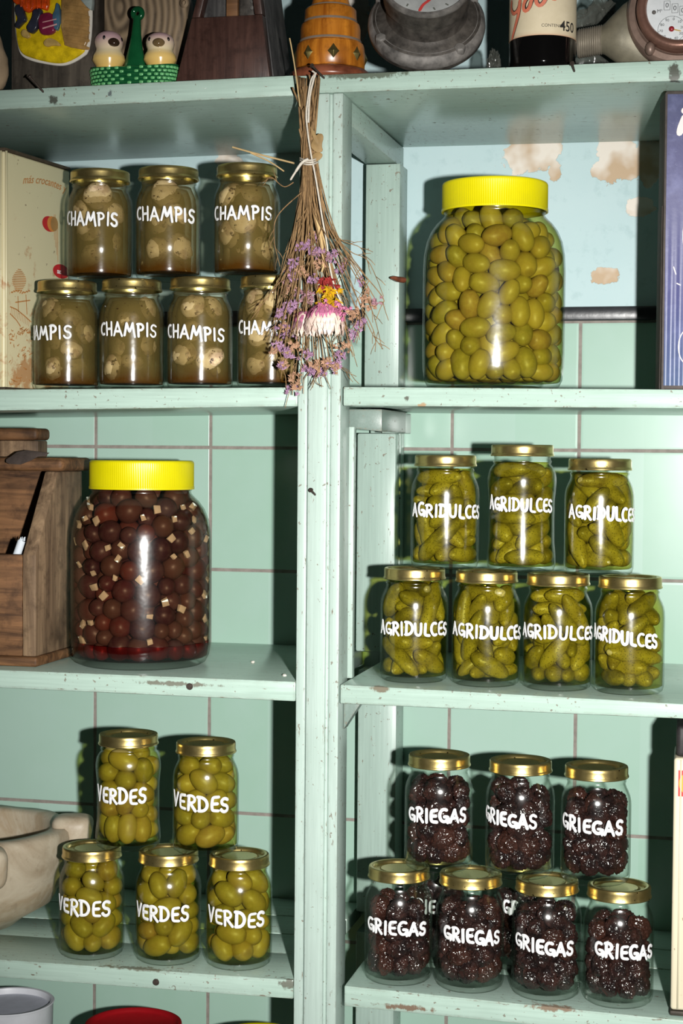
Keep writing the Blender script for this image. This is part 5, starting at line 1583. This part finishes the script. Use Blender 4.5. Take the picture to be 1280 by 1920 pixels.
for k, deg in enumerate((16, -57, 122, 200)):
    an = math.radians(deg)
    T = Matrix.Rotation(an, 4, 'Z') @ Matrix.Translation((Ro*.985, 0, Hm*(.90 if k == 0 else .80)))
    mb = MB().ball((0, 0, 0), (1, 1, 1), 24, 16, fn=lambda d: Vector((math.copysign(abs(d.x)**.55, d.x), math.copysign(abs(d.y)**.55, d.y), math.copysign(abs(d.z)**.55, d.z))))
    vv = []
    for x, y, z in mb.v:
        kz = .62+.38*(z+1)/2
        vv.append(T @ Vector((x*.029*kz, y*.024*(.8+.2*kz), z*Hm*.205)))
    mb.v = [tuple(q) for q in vv]
    mb.build('lug', STONE, root, sharp=70)

# ------------------------------------------------------------------ tubs whose lids show at the bottom left
zlid = at(250, 1916, .13).z
LOWP = [(min(r, .0610), z) for r, z in BIGP]
ME_GLASS_LOW = glass_mesh('jar_glass', LOWP, .0016, .0085, 80)
def lowjar(px, y, lidm, label):
    q = on_level(px, 1916, zlid); loc = Vector((at(px, 1916, y).x, y, zl5+.0002))
    t = thing('storage_jar', label, 'jar', loc, facing(loc))
    link('glass', ME_GLASS_LOW, t); link('lid', lidm, t)
def red_lid():
    z0_, z1 = .2015, .2345
    return MB().lathe([(.0001, z1-.006), (.0500, z1-.006), (.0525, z1-.0035), (.0545, z1-.0004), (.0570, z1), (.0592, z1-.001), (.0600, z1-.004), (.0603, z0_), (.0588, z0_), (.0584, z1-.008), (.0001, z1-.009)], 96).mesh('lid', RED, sharp=50)
zl5 = zlid-.2353+.0003
lowjar(250, .130, red_lid(), 'large glass jar with a red screw lid on the lowest left shelf')
lowjar(484, .113, ME_BIGLID, 'large glass jar with a yellow lid at the bottom edge beside the post')
loc = at(17, 1894, .168); loc.z = zl5+.0004
t = thing('white_tub', 'white plastic tub with a grey lid in the bottom left corner', 'tub', loc)
Ht_ = zlid-zl5-.001; rT = .0575
MB().lathe([(.0001, 0), (.048, 0), (.0505, .003), (rT-.0015, Ht_-.004), (rT, Ht_-.001), (rT-.001, Ht_), (rT-.0045, Ht_-.0005), (rT-.0055, Ht_-.004), (.0455, .006), (.0001, .006)], 80).build('body', plain('white_plastic', hexc(214, 216, 222), .4, var=.05), t, sharp=50)
MB().lathe([(.0001, Ht_-.0105), (rT-.0068, Ht_-.0105), (rT-.0068, Ht_-.0075), (.0001, Ht_-.0070)], 80).build('lid', plain('lilac_grey_plastic', hexc(196, 198, 212), .5, var=.08, scale=60), t, sharp=50)

# ------------------------------------------------------------------ blue box, right
def turned_box(px, py, y, zbase, turn):
    p = at(px, py, y)
    return p
pB = at(1247, 450, .016)
z0 = SHELF['R2'](pB.x)+.0004; zT = at(1247, 170, .016).z
root = thing('blue_box', 'dark blue corrugated box with white lettering at the right edge', 'box', (pB.x, pB.y, z0), .15)
Hh = zT-z0
def blue_mat():
    m = NT('blue_corrugated_card'); co = m.coord(); o = m.xyz(co); n = m.noise(co, 40, 4, .6)
    c = m.ramp(m.math('DIVIDE', o[2], .33), [(0, hexc(84, 100, 132)), (.3, hexc(76, 78, 124)), (.75, hexc(70, 70, 114)), (1, hexc(54, 62, 98))])
    c = m.mix(m.math('MULTIPLY', m.ramp(n, [(.5, 0), (.72, 1)]), .35), c, hexc(128, 132, 176))
    sc = m.math('GREATER_THAN', m.noise(m.mapped((30, 30, 400)), 5, 2), .74)
    c = m.mix(m.math('MULTIPLY', sc, .5), c, hexc(170, 175, 205))
    return m.done(m.pbr(c, .38, 0, .5, m.bump(n, .2, .001)))
BLUEM = blue_mat(); CARD = plain('dark_card_edge', hexc(70, 62, 58), .7, var=.3, scale=90, bump=.3)
# front sheet with vertical ridges that fade towards the top
nx, nz = 90, 40; Wb = .16
vs_ = []
for j in range(nz+1):
    for i in range(nx+1):
        x = Wb*i/nx; z = .004+(Hh-.008)*j/nz
        amp = .0011*max(0, 1-(j/nz)/.62)
        vs_.append((x, -amp*math.sin(x/.0046*PI)-.0012, z))
fs = [(j*(nx+1)+i, j*(nx+1)+i+1, (j+1)*(nx+1)+i+1, (j+1)*(nx+1)+i) for j in range(nz) for i in range(nx)]
fr = MB().add(vs_, fs)
b_ = len(fr.v); fr.add([(0, .004, .004), (Wb, .004, .004), (Wb, .004, Hh-.004), (0, .004, Hh-.004)], [(0, 3, 2, 1)])
fp = fr.build('front_sheet', BLUEM, root, sharp=60)
MB().box((-.0015, .0002, 0), (Wb, .058, Hh)).build('carton', CARD, root, bevel=.0015)
MB().box((-.0022, -.0005, .0), (.0015, .057, Hh-.002)).build('side_flap', CARD, root, bevel=.0004)
MB().box((-.0030, .010, .0), (-.0024, .055, Hh*.62)).build('side_flap', CARD, root, bevel=.0002)
fc = lambda a, b, h: (a, -.0024-h, b)
def Bp(px, py): return ((px-1247)*.000572*1.0, (at(px, py, .016).z-z0))
mb = MB()
q = Bp(1272, 218); flat_text('\u00a1', .040, lambda a, b, h: fc(q[0]+a*1.1, q[1]+b, h), mb, bold=.0012, shear=.2)
OFFW = plain('offwhite_print', hexc(226, 218, 216), .5, var=.06)
mb.build('lettering', OFFW, fp); mb = MB()
cq = Bp(1304, 440); strokes_on(fc, [[(cq[0]+.0135*math.cos(a), cq[1]+.032*math.sin(a)) for a in [PI*.62+PI*.76*i/20 for i in range(21)]]], .0016, mb, .0002)
mb.build('curve_print', OFFW, fp); mb = MB()
cq = Bp(1290, 650); strokes_on(fc, [[(cq[0]+.0095*math.cos(a), cq[1]+.018*math.sin(a)) for a in [2*PI*i/36 for i in range(37)]]], .0005, mb, .0002)
mb.build('ring_print', OFFW, fp); mb = MB()
strokes_on(fc, [[Bp(1262, 500), Bp(1267, 515)], [Bp(1268, 531), Bp(1276, 535)]], .0006, mb, .0002)
mb.build('scratch_mark', OFFW, fp)

# ------------------------------------------------------------------ cream tin with red emblem, lower right
pT = at(1259, 1700, .010)
z0 = SHELF['R4'](pT.x)+.0006
root = thing('oil_tin', 'tall cream tin with a black top and red and orange emblem, lower right corner', 'tin', (pT.x, pT.y, z0), .03)
zc_ = at(1266, 1421, .010).z-z0; zk = at(1270, 1361, .010).z-z0
CREAM2 = tin_mat('cream_oil_tin', hexc(226, 216, 188), .25)
MB().box((0, 0, .006), (.15, .085, zc_)).build('body', CREAM2, root, bevel=.0035, bseg=4)
MB().box((-.0008, -.0008, 0), (.1508, .0858, .0057)).build('bottom_rim', plain('dark_rim', hexc(70, 64, 56), .5, .4, var=.3), root, bevel=.002)
MB().box((.002, .002, zc_+.0003), (.148, .083, zk)).build('top_band', plain('black_tin_top', hexc(46, 44, 44), .5, .2, var=.4, scale=70), root, bevel=.005, bseg=3)
MB().tube([(.0075, -.0004, .008), (.0075, -.0004, zc_-.002)], .0009, 8).build('seam', CREAM2, root, sharp=180)
fc2 = lambda a, b, h: (a, -.0003-h, b)
em0, em1 = at(1270, 1493, .01).z-z0, at(1270, 1444, .01).z-z0
def fq(x0, x1, za, zb_, h): return [fc2(x0, za, h), fc2(x1, za, h), fc2(x1, zb_, h), fc2(x0, zb_, h)]
mb = MB().add(fq(.0048, .075, em0, em1, .0001), [(0, 1, 2, 3)]); em = mb.build('emblem', plain('emblem_red', hexc(200, 40, 34), .4, var=.06), root)
cx_, cz_ = .0178, (em0+em1)/2
MB().add([fc2(cx_+.0125*math.cos(2*PI*i/36), cz_+.0125*math.sin(2*PI*i/36), .0003) for i in range(36)], [tuple(range(36))]).build('emblem_disc', plain('emblem_orange', hexc(224, 156, 40), .4, var=.08), em)

# ------------------------------------------------------------------ dried bouquet hanging on the post
root = thing('dried_bouquet', 'bunch of dried lilac flowers tied with string, hanging upside down from a nail', 'bouquet', at(580, 300, -.020))
RL = root.location
STEM = wood('dry_stems', hexc(104, 80, 54), hexc(172, 138, 96), 'z', 2.5, .7, .2, bump=.3)
STRAW = plain('pale_straw', hexc(214, 184, 132), .6, var=.12, scale=120)
LEAF = plain('dry_leaf', hexc(150, 122, 78), .65, var=.2, scale=90)
CORD = plain('white_cord', hexc(206, 198, 184), .8, var=.15, scale=400, bump=.5)
LILAC = plain('lilac_petals', hexc(164, 126, 156), .6, var=.22, scale=250)
LILACD = plain('dried_mauve_petals', hexc(158, 118, 128), .65, var=.25, scale=250)
PEACH = plain('dried_peach_petals', hexc(176, 136, 108), .65, var=.2, scale=250)
PINK = plain('pink_bracts', hexc(196, 116, 150), .5, var=.2, scale=200)
IVORY = plain('ivory_bracts', hexc(238, 214, 200), .5, var=.1, scale=200)
GOLDB = plain('golden_bracts', hexc(204, 160, 30), .25, var=.2, scale=120)
CRIM = plain('crimson_bracts', hexc(150, 48, 46), .5, var=.25, scale=160)
def B(px, py, d=0.0): return at(px, py, -.020+d)-RL
def curve3(pts, n=7):
    out = []
    P = [pts[0]]+list(pts)+[pts[-1]]
    for i in range(1, len(P)-2):
        for k in range(n):
            t = k/n
            a, b, c, d = P[i-1], P[i], P[i+1], P[i+2]
            out.append(.5*((2*b)+(c-a)*t+(2*a-5*b+4*c-d)*t*t+(3*b-a-3*c+d)*t**3))
    out.append(pts[-1]); return out
rng = random.Random(21)
def floret_cluster(c, direction, n, size, mat, seed):
    r = random.Random(seed); mb = MB()
    direction = direction.normalized()
    for k in range(n):
        d = (direction*.9+Vector((r.uniform(-1, 1), r.uniform(-1, 1), r.uniform(-1, 1)))*.9).normalized()
        o_ = Vector((r.uniform(-1, 1), r.uniform(-.8, .8), r.uniform(-1, 1)))*size*.75
        q = Vector((0, 0, 1)).rotation_difference(d).to_matrix()
        L_ = size*r.uniform(.55, .85); W_ = L_*r.uniform(.45, .65)
        np_ = 5
        vs_ = [c+o_, ]
        for i in range(np_*2):
            a = 2*PI*i/(np_*2); rad = W_*(1.0 if i % 2 == 0 else .42); hh = L_*(1.05 if i % 2 == 0 else .75)
            vs_.append(c+o_+q @ Vector((rad*math.cos(a), rad*math.sin(a), hh)))
        vs_.append(c+o_+d*L_*.55)
        fs = [(0, 1+i, 1+(i+1) % (np_*2)) for i in range(np_*2)]+[(np_*2+1, 1+(i+1) % (np_*2), 1+i) for i in range(np_*2)]
        mb.add(vs_, fs)
    return mb
ends = [(575,455),(592,442),(553,452),(549,492),(598,492),(545,505),(562,545),(531,572),(524,592),(540,624),(521,652),(532,690),(552,712),(563,727),(548,735),(578,694),(600,688),(616,683),(590,700),(572,668),(641,668),(662,628),(681,528),(688,560),(700,572),(712,566),(640,604),(666,592),(676,610),(652,655),(536,545),(566,505),(585,520),(628,480),(640,500),(560,585),(545,575),(575,560),(530,620),(555,650),(540,665),(606,700),(626,690),(585,465),(562,462),(600,470),(548,520),(570,620)]
for i, (ex, ey) in enumerate(ends):
    tx = rng.uniform(548, 600); ty = rng.uniform(140, 166)
    if tx < 556: ty = rng.uniform(150, 172)
    kx_ = 578+(ex-585)*.10+rng.uniform(-8, 8)
    mx_ = 580+(ex-585)*.36+rng.uniform(-9, 9)
    dd_ = rng.uniform(-.012, .010)
    my = 300+(ey-300)*.5
    low = rng.random() < .45
    pts = [B(tx, ty, rng.uniform(-.004, .012)), B((tx+kx_)/2+rng.uniform(-4, 4), 225, dd_*.5)] if not low else [B((tx+kx_)/2, rng.uniform(190, 250), dd_)]
    pts += [B(kx_, 302, dd_*.5), B(mx_, my, dd_), B(ex+rng.uniform(-2, 2), ey-14, dd_*1.3-.004), B(ex, ey, dd_*1.3-.004)]
    path = curve3(pts)
    n = len(path); rad = [.0011*(1-.62*k/(n-1)) for k in range(n)]
    mb = MB().tube(path, rad, 6)
    for b in range(rng.randrange(1, 4)):       # side twigs
        k = rng.randrange(int(n*.62), n-2); q = path[k]; s = rng.choice((-1, 1))
        mb.tube(curve3([q, q+Vector((s*rng.uniform(.002, .006), rng.uniform(-.003, .003), -rng.uniform(.006, .012))), q+Vector((s*rng.uniform(.004, .012), rng.uniform(-.005, .003), -rng.uniform(.014, .026)))], 4), [.0005]*4+[.0004]*4+[.0003], 5)
    mb.build('stem', STEM, root, sharp=180, weld=False)
    u_ = rng.random()
    mat = LILAC if (ey < 520 and u_ < .9) or u_ < .38 else (LILACD if u_ < .62 else PEACH)
    if ey > 670 and u_ > .3: mat = PEACH if u_ > .5 else LILACD
    c_ = path[-1]
    floret_cluster(c_, (path[-1]-path[-4]), rng.randrange(11, 17), .0062 if ey < 560 else .0072, mat, 700+i).build('blossom', mat, root, sharp=30, weld=False)
    if rng.random() < .45:
        c2 = path[-1-rng.randrange(3, 8)]+Vector((rng.uniform(-.009, .009), rng.uniform(-.006, 0), rng.uniform(-.004, .004)))
        m2 = rng.choice((LILAC, LILACD, PEACH))
        floret_cluster(c2, (path[-1]-path[-4]), rng.randrange(6, 10), .0056, m2, 900+i).build('blossom', m2, root, sharp=30, weld=False)
for i in range(34):
    ex = rng.uniform(505, 668); ey = rng.uniform(560, 715)-abs(ex-580)*.5
    kx_ = 578+rng.uniform(-11, 11); dd_ = rng.uniform(-.010, .012)
    pts = [B(kx_+rng.uniform(-5, 5), rng.uniform(235, 285), dd_*.5), B(kx_, 302, dd_*.5), B(579+(ex-579)*.28+rng.uniform(-8, 8), 400, dd_), B(579+(ex-579)*.62+rng.uniform(-12, 12), 505, dd_), B(ex, ey, dd_)]
    path = curve3(pts); n = len(path)
    MB().tube(path, [.00085*(1-.6*k/(n-1)) for k in range(n)], 6).build('stem', STEM, root, sharp=180, weld=False)
# long bare twigs reaching out to the right and to the left
for j, pts in enumerate([[(592,330),(612,420),(655,470),(690,490),(719,556)], [(590,330),(615,430),(668,520),(700,590),(716,655)], [(588,330),(610,430),(660,540),(700,620),(703,660)], [(590,320),(608,410),(640,450),(676,465),(692,500)], [(575,330),(560,400),(530,510),(470,600)], [(572,330),(556,420),(540,500),(500,560),(476,585)], [(550,342),(532,350),(510,333),(500,335)], [(566,360),(520,405),(514,450),(525,500)], [(600,360),(640,480),(690,610),(718,655)], [(590,600),(625,660),(640,690),(668,706)], [(585,330),(568,480),(540,560),(500,640)], [(585,330),(600,480),(640,560),(650,640)]]):
    path = curve3([B(a, b, -.004+.002*k) for k, (a, b) in enumerate(pts)])
    n = len(path); mb = MB().tube(path, [.00075*(1-.5*k/(n-1)) for k in range(n)], 6)
    for b in range(4):
        k = int(n*(.5+.12*b)); q = path[k]; t = (path[min(k+1, n-1)]-path[k-1]).normalized()
        sidev = Vector((t.z, 0, -t.x))*rng.choice((-1, 1))
        mb.tube([q, q+t*.007+sidev*.004, q+t*.013+sidev*.006], [.00045, .0004, .0003], 5)
    mb.build('twig', STEM, root, sharp=180, weld=False)
# thick pale straws
for pts, r in (([(436,276),(480,288),(551,306)], .0021), ([(470,287),(505,303),(532,321)], .0017), ([(543,72),(550,110),(556,150),(562,200)], .0016), ([(591,402),(603,455),(606,500)], .0034), ([(597,420),(612,470),(603,510)], .0022)):
    MB().tube(curve3([B(a, b, -.006) for a, b in pts]), r, 8, flat=.5).build('straw', STRAW, root, sharp=60)
# dry leaves at the tie
for px in ([(586,262),(594,252),(604,250),(607,258),(603,272),(606,284),(597,287),(588,283),(582,274)], [(584,292),(592,285),(604,287),(605,294),(597,302),(588,303)], [(580,236),(586,240),(594,256),(600,270),(595,272),(586,258)]):
    pp = smooth_closed([B(a, b, -.008-.0003*i) for i, (a, b) in enumerate(px)], 1)
    v, f = flat_poly(pp, Vector((0, -1, 0)), .0012)
    MB().add(v, f).build('leaf', LEAF, root, bevel=.0004)
# cord: over the nail, down through the bunch, tie and loose tail
pn = [(585,133),(590,138),(583,150),(578,178),(574,215),(577,250),(583,290),(590,325),(596,360),(604,410),(612,452),(618,500),(628,540),(642,572),(652,590)]
path = curve3([B(a, b, -.013) for a, b in pn], 6)
mb = MB().tube(path, .0010, 8)
mb.tube(curve3([B(a, b, -.014) for a, b in [(592,136),(587,152),(580,185),(578,230)]], 6), .0012, 8)
for k in range(3):
    mb.tube(curve3([B(562, 296+k*4, -.004), B(572, 300+k*4, -.015), B(586, 300+k*4, -.015), B(596, 296+k*4, -.004)], 5), .0009, 8)
mb.tube(curve3([B(578, 298, -.016), B(566, 305, -.017), B(554, 322, -.016), B(544, 338, -.014)], 6), [.0016]*12+[.0012]*6+[.0006], 8)
mb.build('string', CORD, root, sharp=180, weld=False)
# strawflowers
def strawflower(cx, cy, w, h, d, seed, rows):
    """dried everlasting seen from the side: overlapping papery bracts hanging down from the stalk end"""
    r = random.Random(seed); c = B(cx, cy, d)
    MB().ball(c, (w*.86, w*.62, h*.86), 24, 16).build('flower_head', IVORY, root, sharp=180)
    for (cnt, lat, ln, wid, mat, out) in rows:
        mb = MB()
        for k in range(cnt):
            a = 2*PI*k/cnt+r.uniform(-.12, .12)
            cs, sn = math.cos(lat), math.sin(lat)
            base = Vector((w*cs*math.cos(a), w*.72*cs*math.sin(a), h*sn))
            radial = Vector((math.cos(a), math.sin(a), 0))
            dirv = (Vector((0, 0, -1))*(1-out)+radial*out).normalized()
            sd_ = Vector((-math.sin(a), math.cos(a), 0))
            l_ = ln*r.uniform(.85, 1.15)
            tip = base+dirv*l_+radial*l_*.05
            mid = base+dirv*l_*.55+radial*l_*.16
            nn = radial*.0004
            vs_ = [c+base-sd_*wid*.5, c+base+sd_*wid*.5, c+mid+sd_*wid, c+tip+sd_*wid*.12, c+tip-sd_*wid*.12, c+mid-sd_*wid]
            mb.add(vs_+[v+nn for v in vs_], [(0, 1, 2, 5), (5, 2, 3, 4), (11, 8, 7, 6), (10, 9, 8, 11)])
        mb.build('bracts', mat, root, sharp=25, weld=False)
strawflower(608, 600, .0195, .0185, -.014, 1, [(30, -.25, .0125, .0019, IVORY, .10), (30, .1, .0130, .0019, IVORY, .12), (28, .42, .0125, .0019, IVORY, .18), (26, .72, .0110, .0018, PINK, .35), (20, 1.0, .0090, .0017, PINK, .55), (12, 1.25, .0075, .0016, PINK, .7)])
strawflower(574, 606, .0130, .0150, -.006, 2, [(22, -.2, .011, .0018, IVORY, .15), (22, .2, .011, .0018, LILACD, .2), (20, .6, .010, .0017, PINK, .35), (14, 1.0, .008, .0016, PINK, .6)])
mb = MB()
mb2 = floret_cluster(B(617, 553, -.012), Vector((.1, -.6, -1)), 26, .013, GOLDB, 5); mb2.build('golden_flower', GOLDB, root, sharp=30, weld=False)
mb2 = floret_cluster(B(614, 530, -.010), Vector((.1, -.6, -1)), 22, .011, CRIM, 6); mb2.build('crimson_flower', CRIM, root, sharp=30, weld=False)
for k, (a, b) in enumerate([(600, 574), (618, 572), (632, 576), (645, 584)]):
    floret_cluster(B(a, b, -.022), Vector((0, -.6, -1)), 10, .008, PINK, 60+k).build('pink_tuft', PINK, root, sharp=30, weld=False)
# a fallen crumb or two of plaster on the pickle-jar side shelf
for k, (px, py, y) in enumerate([(474, 1243, .12), (533, 1268, .03)]):
    q = at(px, py, y); z_ = SHELF['L3'](q.x)
    q = on_level(px, py, z_)
    o = MB().ball((0, 0, .0012), (.0026, .0022, .0016), 8, 6, fn=lambda d: d*(1+.3*noise.noise(d*2+Vector((k*3, 0, 0))))).build('plaster_crumb', WHITEP, sharp=30)
    o.location = q; tag(o, ['small white plaster crumb at the back of the shelf right of the purple olive jar', 'small white plaster crumb near the front edge by the post'][k], 'crumb')
